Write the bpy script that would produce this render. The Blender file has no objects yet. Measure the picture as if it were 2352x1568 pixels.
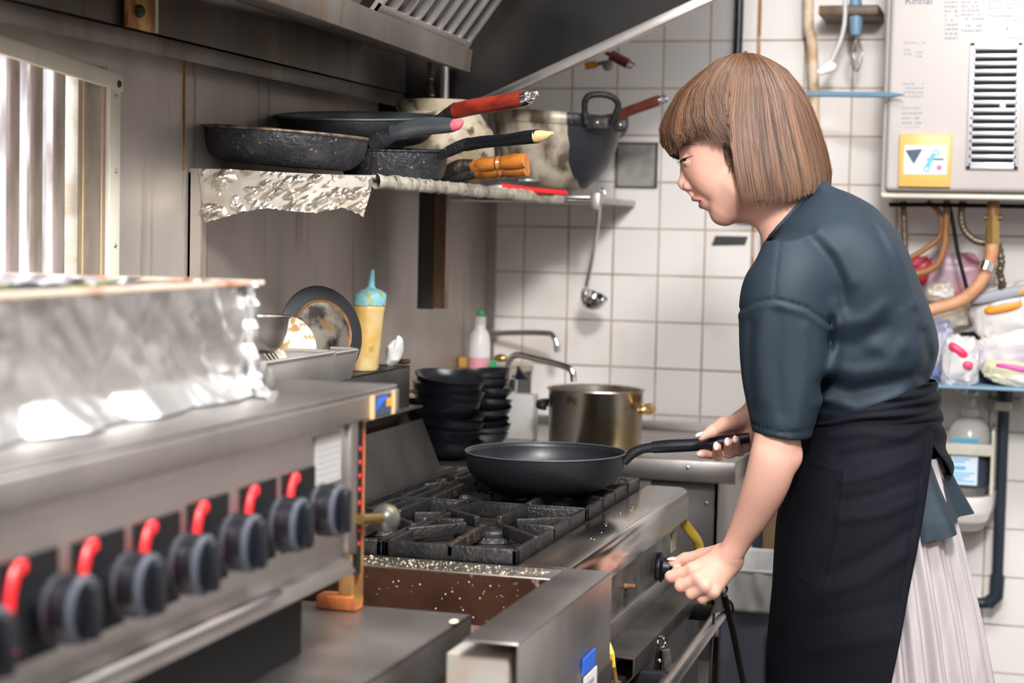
import bpy, bmesh, math, random
import numpy as np
from mathutils import Vector, Matrix, noise as mnoise
random.seed(7)
PI = math.pi
C = bpy.context.scene.collection
scene = bpy.context.scene

# ------------------------------------------------------------------ camera, world, lights, exposure
FPX = 4145.4
CAM = Vector((1.2, 0.0, 1.28))
CR = Vector((0.96045836, 0.27757811, 0.02168257))
CU = Vector((-0.03762393, 0.05223257, 0.99792595))
CF = Vector((-0.27586987, 0.9592821, -0.06061079))
cam = bpy.data.objects.new('camera', bpy.data.cameras.new('camera'))
C.objects.link(cam)
cam.matrix_world = Matrix(((CR.x, CU.x, -CF.x, CAM.x), (CR.y, CU.y, -CF.y, CAM.y), (CR.z, CU.z, -CF.z, CAM.z), (0, 0, 0, 1)))
cam.data.sensor_width = 36.0
cam.data.lens = FPX / 2352 * 36.0
cam.data.clip_start = 0.05
cam.data.dof.use_dof = True
cam.data.dof.focus_distance = 2.68
cam.data.dof.aperture_fstop = 4.0
scene.camera = cam

scene.view_settings.view_transform = 'Standard'
scene.view_settings.look = 'None'
scene.view_settings.exposure = 0.3
scene.view_settings.gamma = 1.0
scene.view_settings.use_curve_mapping = False

world = bpy.data.worlds.new('world')
scene.world = world
world.use_nodes = True
world.node_tree.nodes['Background'].inputs[0].default_value = (0.75, 0.85, 1.0, 1)
world.node_tree.nodes['Background'].inputs[1].default_value = 3.0


def area(name, loc, target, size, power, color=(1, 1, 1), sizey=None):
    l = bpy.data.lights.new(name, 'AREA')
    l.energy = power
    l.color = color
    l.size = size
    if sizey:
        l.shape = 'RECTANGLE'
        l.size_y = sizey
    o = bpy.data.objects.new(name, l)
    C.objects.link(o)
    o.location = loc
    d = Vector(target) - Vector(loc)
    o.rotation_euler = d.to_track_quat('-Z', 'Y').to_euler()
    return o


area('key_lamp', (1.28, 0.6, 2.3), (0.7, 3.0, 1.1), 0.3, 66, (1.0, 0.985, 0.975))
area('ceiling_light_front', (1.5, 1.0, 2.36), (1.5, 1.3, 0), 1.4, 13, (0.97, 0.985, 1.0), 0.5)
area('ceiling_light_back', (1.35, 2.25, 2.36), (1.3, 2.6, 0), 1.3, 34, (0.98, 0.985, 1.0), 0.5)
area('room_light_rear', (1.6, -1.0, 2.2), (1.0, 2.5, 1.0), 1.2, 26, (0.97, 0.985, 1.0), 0.8)
area('window_daylight', (-0.55, 1.2, 1.9), (0.0, 1.9, 1.2), 0.8, 190, (0.95, 0.97, 1.0))


def at(px, py, X=None, Y=None, Z=None, D=None):
    """a point of the room seen at pixel (px, py), on a known plane or at a known depth"""
    d = CF + (px - 1176) / FPX * CR - (py - 784) / FPX * CU
    if X is not None: t = (X - CAM.x) / d.x
    elif Y is not None: t = (Y - CAM.y) / d.y
    elif Z is not None: t = (Z - CAM.z) / d.z
    else: t = D
    return CAM + d * t


# ------------------------------------------------------------------ materials
def principled(name):
    m = bpy.data.materials.new(name)
    m.use_nodes = True
    nt = m.node_tree
    return m, nt, nt.nodes['Principled BSDF']


def N(nt, t, **kw):
    n = nt.nodes.new(t)
    for k, v in kw.items():
        if k.startswith('i_'):
            n.inputs[int(k[2:]) if k[2:].isdigit() else k[2:]].default_value = v
        else:
            setattr(n, k, v)
    return n


def col4(c): return (c[0], c[1], c[2], 1)


def math_node(nt, op, a, b=None, clamp=False):
    n = nt.nodes.new('ShaderNodeMath'); n.operation = op; n.use_clamp = clamp
    for i, v in enumerate((a, b)):
        if v is None: continue
        if isinstance(v, (int, float)): n.inputs[i].default_value = v
        else: nt.links.new(v, n.inputs[i])
    return n.outputs[0]


def noise_mask(nt, scale, stretch=(1, 1, 1), lo=.45, hi=.6, detail=5, off=(0, 0, 0)):
    tc = N(nt, 'ShaderNodeTexCoord'); mp = N(nt, 'ShaderNodeMapping')
    mp.inputs['Scale'].default_value = stretch; mp.inputs['Location'].default_value = off
    nz = N(nt, 'ShaderNodeTexNoise'); nz.inputs['Scale'].default_value = scale; nz.inputs['Detail'].default_value = detail
    mr = N(nt, 'ShaderNodeMapRange'); mr.inputs['From Min'].default_value = lo; mr.inputs['From Max'].default_value = hi
    nt.links.new(tc.outputs['Object'], mp.inputs[0]); nt.links.new(mp.outputs[0], nz.inputs['Vector'])
    nt.links.new(nz.outputs['Fac'], mr.inputs['Value'])
    return mr.outputs[0]


def mixc(nt, fac, a, b):
    m = N(nt, 'ShaderNodeMix', data_type='RGBA')
    for i, v in ((0, fac), (6, a), (7, b)):
        if isinstance(v, (int, float)): m.inputs[i].default_value = v
        elif isinstance(v, tuple): m.inputs[i].default_value = col4(v)
        else: nt.links.new(v, m.inputs[i])
    return m.outputs[2]


def mat(name, col, rough=.5, metal=0.0, col2=None, scale=20, stretch=(1, 1, 1), lo=.45, hi=.6,
        col3=None, scale3=60, lo3=.6, hi3=.66, stretch3=(1, 1, 1), bump=0.0, bscale=80, bstretch=(1, 1, 1), rvar=0.0, sss=0.0, coat=0.0,
        trans=0.0, emit=None, estr=0.0, sheen=0.0, spec=None, aniso=0.0):
    m, nt, b = principled(name)
    b.inputs['Base Color'].default_value = col4(col)
    b.inputs['Roughness'].default_value = rough
    b.inputs['Metallic'].default_value = metal
    if sss: b.inputs['Subsurface Weight'].default_value = sss; b.inputs['Subsurface Radius'].default_value = (.012, .005, .003); b.inputs['Subsurface Scale'].default_value = 1.0
    if coat: b.inputs['Coat Weight'].default_value = coat; b.inputs['Coat Roughness'].default_value = .1
    if trans: b.inputs['Transmission Weight'].default_value = trans
    if sheen: b.inputs['Sheen Weight'].default_value = sheen
    if spec is not None: b.inputs['Specular IOR Level'].default_value = spec
    if emit: b.inputs['Emission Color'].default_value = col4(emit); b.inputs['Emission Strength'].default_value = estr
    c = None
    if col2 is not None:
        c = mixc(nt, noise_mask(nt, scale, stretch, lo, hi), col, col2)
    if col3 is not None:
        c = mixc(nt, noise_mask(nt, scale3, stretch3, lo3, hi3, 6, (3.1, 1.7, 9.2)), c if c is not None else col, col3)
    if c is not None: nt.links.new(c, b.inputs['Base Color'])
    if rvar:
        r = math_node(nt, 'MULTIPLY_ADD', noise_mask(nt, scale * .7, stretch, .3, .7, 4, (5, 2, 1)), rvar)
        nt.nodes[-1].inputs[2].default_value = rough
        nt.links.new(r, b.inputs['Roughness'])
    if bump:
        tc = N(nt, 'ShaderNodeTexCoord'); mp = N(nt, 'ShaderNodeMapping'); mp.inputs['Scale'].default_value = bstretch
        nz = N(nt, 'ShaderNodeTexNoise'); nz.inputs['Scale'].default_value = bscale; nz.inputs['Detail'].default_value = 4
        bp = N(nt, 'ShaderNodeBump'); bp.inputs['Strength'].default_value = min(1, bump); bp.inputs['Distance'].default_value = .002 * max(1, bump)
        nt.links.new(tc.outputs['Object'], mp.inputs[0]); nt.links.new(mp.outputs[0], nz.inputs['Vector'])
        nt.links.new(nz.outputs['Fac'], bp.inputs['Height']); nt.links.new(bp.outputs[0], b.inputs['Normal'])
    return m


MT = {}
MT['steel'] = mat('brushed_steel', (.50, .47, .45), .30, 1, (.36, .33, .31), 6, (1, 1, 1), .4, .7, bump=.15, bscale=60, bstretch=(1, 12, 1), rvar=.15)
MT['steel_wall'] = mat('wall_steel', (.50, .455, .42), .40, .6, (.36, .32, .29), 5, (1, 1, .35), .4, .7, (.20, .13, .07), 26, .62, .8, (1, 1, .06), bump=.2, bscale=50, bstretch=(1, 14, 1), rvar=.15)
MT['steel_dark'] = mat('dark_steel', (.085, .08, .078), .40, .8, (.045, .042, .04), 9, (1, 1, .5), .4, .7, (.10, .05, .025), 30, .6, .75, (1, 1, .15), bump=.25, bscale=90, rvar=.2)
MT['steel_gloss'] = mat('glossy_steel', (.50, .47, .45), .17, 1, (.42, .39, .37), 5, (1, 1, 1), .4, .7, rvar=.08)
MT['steel_light'] = mat('pale_steel', (.56, .53, .50), .34, .55, (.46, .43, .40), 8, bump=.1, bscale=60, bstretch=(1, 10, 1))
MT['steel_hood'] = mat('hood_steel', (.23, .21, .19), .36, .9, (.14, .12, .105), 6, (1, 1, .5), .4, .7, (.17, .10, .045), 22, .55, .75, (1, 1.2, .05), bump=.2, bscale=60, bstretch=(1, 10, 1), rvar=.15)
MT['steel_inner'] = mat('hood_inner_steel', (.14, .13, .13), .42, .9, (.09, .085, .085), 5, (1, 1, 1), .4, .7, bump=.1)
MT['chrome'] = mat('chrome', (.75, .75, .77), .12, 1)
MT['foil'] = mat('aluminium_foil', (.64, .63, .62), .36, 1, bump=.3, bscale=25)
MT['foil_old'] = mat('crumpled_foil', (.76, .72, .64), .38, 1, (.60, .54, .44), 18, bump=.15, bscale=50)
MT['cast'] = mat('greasy_cast_iron', (.014, .014, .016), .30, .2, (.026, .021, .018), 35, bump=1.0, bscale=160, rvar=.25)
MT['cast_rust'] = mat('burnt_iron', (.02, .016, .014), .45, .2, (.14, .07, .04), 60, (1, 1, 1), .55, .7, bump=1.0, bscale=200)
MT['pan_new'] = mat('matte_black_pan', (.008, .0085, .011), .46, 0, bump=.4, bscale=220, rvar=.1, spec=.35)
MT['pan_in'] = mat('pan_coating', (.012, .012, .016), .34, 0, rvar=.1, spec=.5)
MT['pan_crust'] = mat('crusted_black_pan', (.009, .010, .013), .38, 0, (.020, .020, .024), 40, (1, 1, 1), .4, .6, (.24, .13, .07), 150, .655, .68, bump=1.5, bscale=150, rvar=.2, spec=.4)
MT['rim_worn'] = mat('worn_rim', (.20, .14, .10), .45, .6, (.06, .05, .05), 60, bump=.6, bscale=200)
MT['pan_grey'] = mat('grey_rim_coating', (.07, .077, .08), .4, .2)
MT['plastic_black'] = mat('black_plastic', (.006, .007, .010), .38, spec=.35)
MT['red_handle'] = mat('red_lacquer_wood', (.27, .028, .014), .3, 0, (.17, .016, .010), 14, (1, 3, 3), coat=.3)
MT['maroon'] = mat('worn_maroon_wood', (.25, .06, .04), .45, 0, (.16, .04, .03), 20)
MT['pink'] = mat('pink_rubber', (.50, .09, .12), .5)
MT['tan'] = mat('tan_plastic', (.70, .45, .20), .4)
MT['wood'] = mat('varnished_wood', (.48, .16, .022), .3, 0, (.24, .06, .010), 22, (1, 5, 1), coat=.4)
MT['cream_pot'] = mat('stained_cream_enamel', (.42, .36, .26), .45, .1, (.22, .17, .10), 12, (1, 1, 1), .42, .6, (.06, .045, .03), 30, .54, .62, bump=.3)
MT['rust'] = mat('rusty_steel', (.42, .22, .08), .6, .4, (.16, .07, .03), 30, (1, 1, .4), bump=.5)
MT['rust_y'] = mat('greasy_yellow_steel', (.55, .33, .08), .45, .5, (.30, .13, .04), 25, (1, 1, .4), bump=.4)
MT['cream'] = mat('cream_paint', (.64, .60, .50), .45, 0, (.48, .42, .32), 12, (1, 1, .5), .55, .75)
MT['brown'] = mat('greasy_brown_steel', (.075, .032, .018), .3, .4, (.045, .018, .01), 10, (1, 1, 1), .4, .7, (.32, .25, .20), 55, .66, .72, bump=.4, rvar=.2)
MT['crumb'] = mat('crumbs', (.72, .60, .40), .8)
MT['red'] = mat('red_plastic', (.75, .015, .02), .4)
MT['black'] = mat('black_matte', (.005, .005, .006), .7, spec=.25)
MT['white'] = mat('white_plastic', (.60, .59, .57), .4)
MT['white_heater'] = mat('heater_enamel', (.49, .445, .42), .35, 0, (.45, .405, .38), 4)
MT['brass'] = mat('brass', (.60, .40, .14), .3, 1)
MT['ballknob'] = mat('smoked_ball', (.05, .05, .048), .28, 0, (.16, .13, .06), 25)
MT['blue'] = mat('blue_label', (.02, .12, .60), .5)
MT['sky'] = mat('light_blue_plastic', (.17, .29, .40), .45)
MT['teal'] = mat('teal_lid', (.20, .48, .54), .45, 0, (.30, .32, .06), 150, (1, 1, .6), .52, .58)
MT['sauce'] = mat('mustard_bottle', (.60, .37, .09), .35, 0, (.68, .52, .26), 28, (1, 1, 1), .42, .62, (.42, .22, .03), 22, .58, .66)
MT['green'] = mat('green_cap', (.01, .50, .16), .4)
MT['bottle_clear'] = mat('milky_plastic', (.80, .78, .76), .3)
MT['pink_liquid'] = mat('pink_liquid', (.78, .36, .42), .3)
MT['orange'] = mat('orange_plastic', (.80, .28, .02), .5)
MT['yellow'] = mat('yellow_hose', (.80, .55, .06), .45)
MT['paper'] = mat('white_paper', (.66, .64, .62), .7)
MT['grey_text'] = mat('grey_print', (.30, .30, .33), .6)
MT['dark_text'] = mat('dark_print', (.10, .12, .16), .6)
MT['amber'] = mat('amber_panel', (.68, .40, .10), .4)
MT['navy'] = mat('navy_print', (.03, .05, .10), .5)
MT['cyan'] = mat('cyan_print', (.10, .40, .65), .5)
MT['magenta'] = mat('magenta_print', (.75, .10, .30), .5)
MT['hose'] = mat('tan_foam_hose', (.55, .28, .15), .55, 0, (.45, .20, .09), 20)
MT['hose_br'] = mat('brown_hose', (.26, .11, .035), .4)
MT['flex'] = mat('corrugated_brass', (.13, .10, .065), .4, .6)
MT['porcelain'] = mat('porcelain', (.78, .74, .70), .15, coat=.4)
MT['pot_steel'] = mat('stained_pot_steel', (.60, .56, .50), .25, 1, (.42, .32, .16), 9, (1, 1, 1), .4, .65, (.30, .22, .12), 30, .6, .7, rvar=.1)
MT['tape'] = mat('black_tape', (.025, .03, .025), .45, bump=.3)
MT['grey_plate'] = mat('grimy_grey_plate', (.33, .31, .29), .5, .3, (.24, .22, .20), 22)
MT['caulk'] = mat('yellowed_foam', (.72, .56, .40), .6, 0, (.55, .36, .20), 25, bump=1, bscale=40)
MT['knob_grey'] = mat('grey_knob_edge_highlight', (.06, .066, .085), .35, 0, coat=.1)  # grey of the knob edges, with their highlights put into the colour
MT['floor'] = mat('floor_concrete', (.10, .09, .085), .5, 0, (.06, .055, .05), 8)
MT['ceil'] = mat('ceiling_paint', (.62, .60, .57), .7)
MT['wallp'] = mat('plaster', (.55, .53, .50), .7)
MT['wood_dark'] = mat('grimy_wood', (.20, .13, .06), .5, 0, (.09, .055, .03), 10, (1, 1, .2))
# person
MT['shirt'] = mat('teal_navy_jersey', (.0085, .018, .028), .68, 0, bump=.06, bscale=1200, spec=.35)
MT['sleeve'] = MT['shirt']
MT['apron'] = mat('black_apron_twill', (.0032, .0037, .0068), .75, 0, bump=.06, bscale=1200, spec=.12)
MT['skirt'] = mat('pale_lilac_tulle', (.40, .35, .355), .8, 0, (.34, .30, .31), 30, (1, 1, .1))
MT['hair_in'] = mat('dark_hair_root', (.05, .022, .012), .6)
MT['lash'] = mat('black_lashes', (.01, .008, .008), .5)
MT['eye'] = mat('eye_white', (.36, .28, .26), .3)
MT['iris'] = mat('dark_brown_iris', (.02, .01, .006), .1)
MT['nail'] = mat('pale_pink_nail', (.80, .55, .52), .15, coat=.6)
MT['teeth'] = mat('teeth', (.85, .82, .78), .2)


def tile_mat():
    m, nt, b = principled('white_wall_tiles')
    tc = N(nt, 'ShaderNodeTexCoord'); sx = N(nt, 'ShaderNodeSeparateXYZ'); nt.links.new(tc.outputs['Object'], sx.inputs[0])
    cb = N(nt, 'ShaderNodeCombineXYZ')
    X = math_node(nt, 'ADD', sx.outputs[0], 4 * .1035 - .089 + .0018); Z = math_node(nt, 'ADD', sx.outputs[2], 20 * .1035 - 1.088 + .0018)
    nt.links.new(X, cb.inputs[0]); nt.links.new(Z, cb.inputs[1])
    br = N(nt, 'ShaderNodeTexBrick', offset=0.0, squash=1.0)
    br.inputs['Scale'].default_value = 1; br.inputs['Mortar Size'].default_value = .0022; br.inputs['Mortar Smooth'].default_value = .35
    br.inputs['Brick Width'].default_value = .1035; br.inputs['Row Height'].default_value = .1035; br.inputs['Bias'].default_value = 0
    br.inputs['Color1'].default_value = (.84, .79, .755, 1); br.inputs['Color2'].default_value = (.80, .755, .72, 1); br.inputs['Mortar'].default_value = (.45, .38, .27, 1)
    nt.links.new(cb.outputs[0], br.inputs['Vector'])
    # dirt: brown grout patches, and one rusty grout line
    dirt = noise_mask(nt, 7, (1, 1, 1), .45, .65)
    mm = math_node(nt, 'MULTIPLY', br.outputs['Fac'], dirt)
    c = mixc(nt, mm, br.outputs['Color'], (.28, .19, .11))
    dx = math_node(nt, 'ABSOLUTE', math_node(nt, 'SUBTRACT', sx.outputs[0], .609))
    rl = math_node(nt, 'LESS_THAN', dx, .0028)
    rz = noise_mask(nt, 9, (0, 0, 1), .36, .5)
    c = mixc(nt, math_node(nt, 'MULTIPLY', rl, rz), c, (.42, .15, .05))
    st = noise_mask(nt, 5, (1, 1, 1), .56, .85)
    c = mixc(nt, math_node(nt, 'MULTIPLY', st, .5), c, (.55, .45, .34))
    nt.links.new(c, b.inputs['Base Color'])
    r = math_node(nt, 'MULTIPLY_ADD', br.outputs['Fac'], .5); nt.nodes[-1].inputs[2].default_value = .2
    nt.links.new(r, b.inputs['Roughness'])
    bp = N(nt, 'ShaderNodeBump', invert=True); bp.inputs['Strength'].default_value = .5; bp.inputs['Distance'].default_value = .002
    nt.links.new(br.outputs['Fac'], bp.inputs['Height']); nt.links.new(bp.outputs[0], b.inputs['Normal'])
    return m


MT['tiles'] = tile_mat()


def skin_mat():
    m, nt, b = principled('fair_skin')
    base = (.66, .38, .29)
    c = mixc(nt, noise_mask(nt, 9, (1, 1, 1), .35, .7), base, (.70, .38, .29))
    tc = N(nt, 'ShaderNodeTexCoord')

    def blob(p, r, colr, w=1.0, hard=.5):
        nonlocal c
        s = N(nt, 'ShaderNodeVectorMath', operation='SUBTRACT'); s.inputs[1].default_value = p
        nt.links.new(tc.outputs['Object'], s.inputs[0])
        d = N(nt, 'ShaderNodeVectorMath', operation='DIVIDE'); d.inputs[1].default_value = r if isinstance(r, tuple) else (r, r, r)
        nt.links.new(s.outputs[0], d.inputs[0])
        l = N(nt, 'ShaderNodeVectorMath', operation='LENGTH'); nt.links.new(d.outputs[0], l.inputs[0])
        mr = N(nt, 'ShaderNodeMapRange'); mr.inputs['From Min'].default_value = 1; mr.inputs['From Max'].default_value = hard
        mr.inputs['To Min'].default_value = 0; mr.inputs['To Max'].default_value = w
        nt.links.new(l.outputs['Value'], mr.inputs['Value'])
        c = mixc(nt, mr.outputs[0], c, colr)
    for a in SKIN_BLOBS: blob(*a)
    nt.links.new(c, b.inputs['Base Color'])
    b.inputs['Roughness'].default_value = .52
    b.inputs['Specular IOR Level'].default_value = .3
    b.inputs['Subsurface Weight'].default_value = .12
    b.inputs['Subsurface Radius'].default_value = (.012, .005, .003)
    b.inputs['Subsurface Scale'].default_value = 1
    return m


def hair_mat(name, dark=(.016, .0065, .004), light=(.175, .085, .045)):
    m, nt, b = principled(name)
    at_ = N(nt, 'ShaderNodeAttribute', attribute_name='hairu')
    nz = N(nt, 'ShaderNodeTexNoise'); nz.inputs['Scale'].default_value = 1; nz.inputs['Detail'].default_value = 3
    nt.links.new(at_.outputs['Vector'], nz.inputs['Vector'])
    mr = N(nt, 'ShaderNodeMapRange'); mr.inputs['From Min'].default_value = .3; mr.inputs['From Max'].default_value = .7
    nt.links.new(nz.outputs['Fac'], mr.inputs['Value'])
    nt.links.new(mixc(nt, mr.outputs[0], dark, light), b.inputs['Base Color'])
    b.inputs['Roughness'].default_value = .45
    b.inputs['Specular IOR Level'].default_value = .35
    bp = N(nt, 'ShaderNodeBump'); bp.inputs['Strength'].default_value = .3; bp.inputs['Distance'].default_value = .0008
    nt.links.new(nz.outputs['Fac'], bp.inputs['Height']); nt.links.new(bp.outputs[0], b.inputs['Normal'])
    return m


MT['hair'] = hair_mat('brown_hair')


# ------------------------------------------------------------------ scene graph helpers
WORLD = {}


def tag(o, label=None, cat=None, group=None, kind=None):
    if label: o['label'] = label
    if cat: o['category'] = cat
    if group: o['group'] = group
    if kind: o['kind'] = kind
    return o


def thing(name, label, cat, loc, group=None):
    o = bpy.data.objects.new(name, None)
    o.empty_display_size = .05
    C.objects.link(o); o.location = Vector(loc); WORLD[o.name] = Vector(loc)
    return tag(o, label, cat, group)


class G:
    """mesh builder in world coordinates"""
    def __init__(s): s.bm = bmesh.new()

    def box(s, x0, x1, y0, y1, z0, z1, M=None):
        v = [s.bm.verts.new(((x0, x1)[i & 1], (y0, y1)[i >> 1 & 1], (z0, z1)[i >> 2 & 1])) for i in range(8)]
        for f in ((0, 2, 3, 1), (4, 5, 7, 6), (0, 1, 5, 4), (2, 6, 7, 3), (0, 4, 6, 2), (1, 3, 7, 5)):
            s.bm.faces.new([v[i] for i in f])
        if M is not None:
            for q in v: q.co = M @ q.co
        return s

    def prism(s, pts, d):
        """polygon pts (3D) extruded by vector d"""
        d = Vector(d); a = [s.bm.verts.new(p) for p in pts]; b = [s.bm.verts.new(Vector(p) + d) for p in pts]; n = len(pts)
        s.bm.faces.new(a[::-1]); s.bm.faces.new(b)
        for i in range(n): s.bm.faces.new((a[i], a[(i + 1) % n], b[(i + 1) % n], b[i]))
        return s

    def tube(s, pts, r, n=12, closed=False, flat=None, up=None):
        pts = [Vector(p) for p in pts]; k = len(pts)
        rr = r if isinstance(r, (list, tuple)) else [r] * k
        rings = []; prev = None
        for i, p in enumerate(pts):
            if closed: t = pts[(i + 1) % k] - pts[i - 1]
            else: t = pts[min(i + 1, k - 1)] - pts[max(i - 1, 0)]
            t.normalize()
            if prev is None:
                a = Vector(up) if up else (Vector((0, 0, 1)) if abs(t.z) < .9 else Vector((1, 0, 0)))
                a = (a - t * a.dot(t)).normalized()
            else:
                a = (prev - t * prev.dot(t)).normalized()
            prev = a; b = t.cross(a)
            fl = flat if flat else 1
            rings.append([s.bm.verts.new(p + a * math.cos(2 * PI * j / n) * rr[i] + b * math.sin(2 * PI * j / n) * rr[i] * fl) for j in range(n)])
        m = k if closed else k - 1
        for i in range(m):
            A, B = rings[i], rings[(i + 1) % k]
            for j in range(n): s.bm.faces.new((A[j], B[j], B[(j + 1) % n], A[(j + 1) % n]))
        if not closed: s.bm.faces.new(rings[0]); s.bm.faces.new(rings[-1][::-1])
        return s

    def lathe(s, prof, c, n=48, M=None, close=False):
        """prof: list of (r,z) ; c centre ; M rotation about the centre"""
        c = Vector(c); rings = []
        for (r, z) in prof:
            if r < 1e-6:
                v = Vector((0, 0, z)); rings.append([s.bm.verts.new(c + (M @ v if M else v))])
            else:
                R_ = []
                for j in range(n):
                    v = Vector((r * math.cos(2 * PI * j / n), r * math.sin(2 * PI * j / n), z))
                    R_.append(s.bm.verts.new(c + (M @ v if M else v)))
                rings.append(R_)
        prs = list(zip(rings, rings[1:])) + ([(rings[-1], rings[0])] if close else [])
        for A, B in prs:
            if len(A) == 1 and len(B) == 1: continue
            for j in range(n):
                k = (j + 1) % n
                if len(A) == 1: s.bm.faces.new((A[0], B[k], B[j]))
                elif len(B) == 1: s.bm.faces.new((A[j], A[k], B[0]))
                else: s.bm.faces.new((A[j], A[k], B[k], B[j]))
        return s

    def sphere(s, c, r, n=20, sc=(1, 1, 1), M=None):
        prof = [(abs(r * math.sin(PI * i / n)) if 0 < i < n else 0, -r * math.cos(PI * i / n)) for i in range(n + 1)]
        k0 = len(s.bm.verts); s.lathe(prof, (0, 0, 0), n * 2)
        s.bm.verts.ensure_lookup_table()
        S = Matrix.Diagonal(sc).to_3x3()
        for v in s.bm.verts[k0:]: v.co = Vector(c) + ((M @ (S @ v.co)) if M else S @ v.co)
        return s

    def grid(s, fn, nu, nv, wrap=False):
        V = [[s.bm.verts.new(fn(i / (nu if wrap else nu - 1), j / (nv - 1))) for j in range(nv)] for i in range(nu)]
        for i in range(nu if wrap else nu - 1):
            for j in range(nv - 1):
                s.bm.faces.new((V[i][j], V[(i + 1) % nu][j], V[(i + 1) % nu][j + 1], V[i][j + 1]))
        return s

    def raw(s, verts, faces):
        V = [s.bm.verts.new(v) for v in verts]
        for f in faces:
            try: s.bm.faces.new([V[i] for i in f])
            except ValueError: pass
        return s

    def build(s, name, m, parent=None, loc=None, bevel=0, seg=2, smooth=True, solid=0, sub=0, jit=0, ang=40, soff=0):
        bm = s.bm
        if jit:
            for v in bm.verts: v.co += Vector((random.uniform(-1, 1), random.uniform(-1, 1), random.uniform(-1, 1))) * jit
        bmesh.ops.recalc_face_normals(bm, faces=bm.faces)
        org = WORLD[parent.name] if parent is not None else (Vector(loc) if loc is not None else None)
        if org is None:
            mn = Vector((min(v.co.x for v in bm.verts), min(v.co.y for v in bm.verts), min(v.co.z for v in bm.verts)))
            mx = Vector((max(v.co.x for v in bm.verts), max(v.co.y for v in bm.verts), max(v.co.z for v in bm.verts)))
            org = Vector(((mn.x + mx.x) / 2, (mn.y + mx.y) / 2, mn.z))
        if org.length > 0: bmesh.ops.translate(bm, verts=bm.verts, vec=-org)
        me = bpy.data.meshes.new(name); bm.to_mesh(me); bm.free()
        o = bpy.data.objects.new(name, me); C.objects.link(o)
        me.materials.append(m if not isinstance(m, str) else MT[m])
        if parent is not None: o.parent = parent
        else: o.location = org
        WORLD[o.name] = org.copy()
        if smooth:
            for p in me.polygons: p.use_smooth = True
            es = o.modifiers.new('es', 'EDGE_SPLIT'); es.split_angle = math.radians(ang)
            if bevel: o.modifiers.remove(es)
        if solid:
            sm = o.modifiers.new('solid', 'SOLIDIFY'); sm.thickness = solid; sm.offset = soff
        if sub:
            sb = o.modifiers.new('sub', 'SUBSURF'); sb.levels = sub; sb.render_levels = sub
        if bevel:
            b = o.modifiers.new('bevel', 'BEVEL'); b.width = bevel; b.segments = seg; b.limit_method = 'ANGLE'; b.angle_limit = math.radians(35)
            b.harden_normals = False
            for p in me.polygons: p.use_smooth = True
            es = o.modifiers.new('es', 'EDGE_SPLIT'); es.split_angle = math.radians(50)
        return o


def struct(o): o['kind'] = 'structure'; return o


def copy_tree(o, delta, label=None):
    c = o.copy(); C.objects.link(c); c.location = o.location + Vector(delta)
    WORLD[c.name] = WORLD[o.name] + Vector(delta)
    if label: c['label'] = label
    for ch in list(o.children):
        d = ch.copy(); C.objects.link(d); d.parent = c
        for g in ch.children:
            e = g.copy(); C.objects.link(e); e.parent = d
    return c


def bez(pts, n=8):
    """Catmull-Rom through pts"""
    pts = [Vector(p) for p in pts]; out = []
    P = [pts[0] * 2 - pts[1]] + pts + [pts[-1] * 2 - pts[-2]]
    for i in range(1, len(P) - 2):
        for k in range(n):
            t = k / n
            a, b, c, d = P[i - 1], P[i], P[i + 1], P[i + 2]
            out.append(.5 * ((2 * b) + (c - a) * t + (2 * a - 5 * b + 4 * c - d) * t * t + (3 * b - a - 3 * c + d) * t ** 3))
    out.append(pts[-1]); return out


def lerp_list(vals, n):
    out = []
    for i in range(n):
        t = i / (n - 1) * (len(vals) - 1); k = min(int(t), len(vals) - 2); f = t - k
        out.append(vals[k] * (1 - f) + vals[k + 1] * f)
    return out


def text_mesh(name, body, size, origin, xdir, zdir, m, parent, depth=.0006):
    cu = bpy.data.curves.new(name, 'FONT'); cu.body = body; cu.size = size; cu.extrude = depth
    tmp = bpy.data.objects.new(name + '_tmp', cu); C.objects.link(tmp)
    dg = bpy.context.evaluated_depsgraph_get(); dg.update()
    me = bpy.data.meshes.new_from_object(tmp.evaluated_get(dg)); bpy.data.objects.remove(tmp)
    x = Vector(xdir).normalized(); y = Vector(zdir).normalized(); z = x.cross(y); o0 = Vector(origin)
    g = G()
    g.raw([o0 + x * v.co.x + y * v.co.y + z * v.co.z for v in me.vertices], [tuple(p.vertices) for p in me.polygons])
    return g.build(name, m, parent, smooth=False)
O0 = (0, 0, 0)
V = Vector
# ================================================================== the room
YB = 3.953
g = G()
g.box(-.06, 0, -1.6, 1.30, 0, 2.4).box(-.06, 0, 2.186, YB, 0, 2.4).box(-.06, 0, 1.30, 2.186, 0, .9).box(-.06, 0, 1.30, 2.186, 1.488, 2.4)
wl = struct(g.build('wall_left', 'steel_wall', loc=O0, smooth=False))
struct(G().box(-.06, 3.2, YB, YB + .1, 0, 2.4).build('wall_back', 'tiles', loc=O0, smooth=False))
struct(G().box(3.2, 3.3, -1.6, YB, 0, 2.4).build('wall_right', 'wallp', loc=O0, smooth=False))
struct(G().box(-.06, 3.3, -1.7, -1.6, 0, 2.4).build('wall_front', 'wallp', loc=O0, smooth=False))
struct(G().box(-.06, 3.3, -1.7, YB + .1, -.05, 0).build('floor', 'floor', loc=O0, smooth=False))
struct(G().box(-.06, 3.3, -1.7, YB + .1, 2.4, 2.45).build('ceiling', 'ceil', loc=O0, smooth=False))
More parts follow.
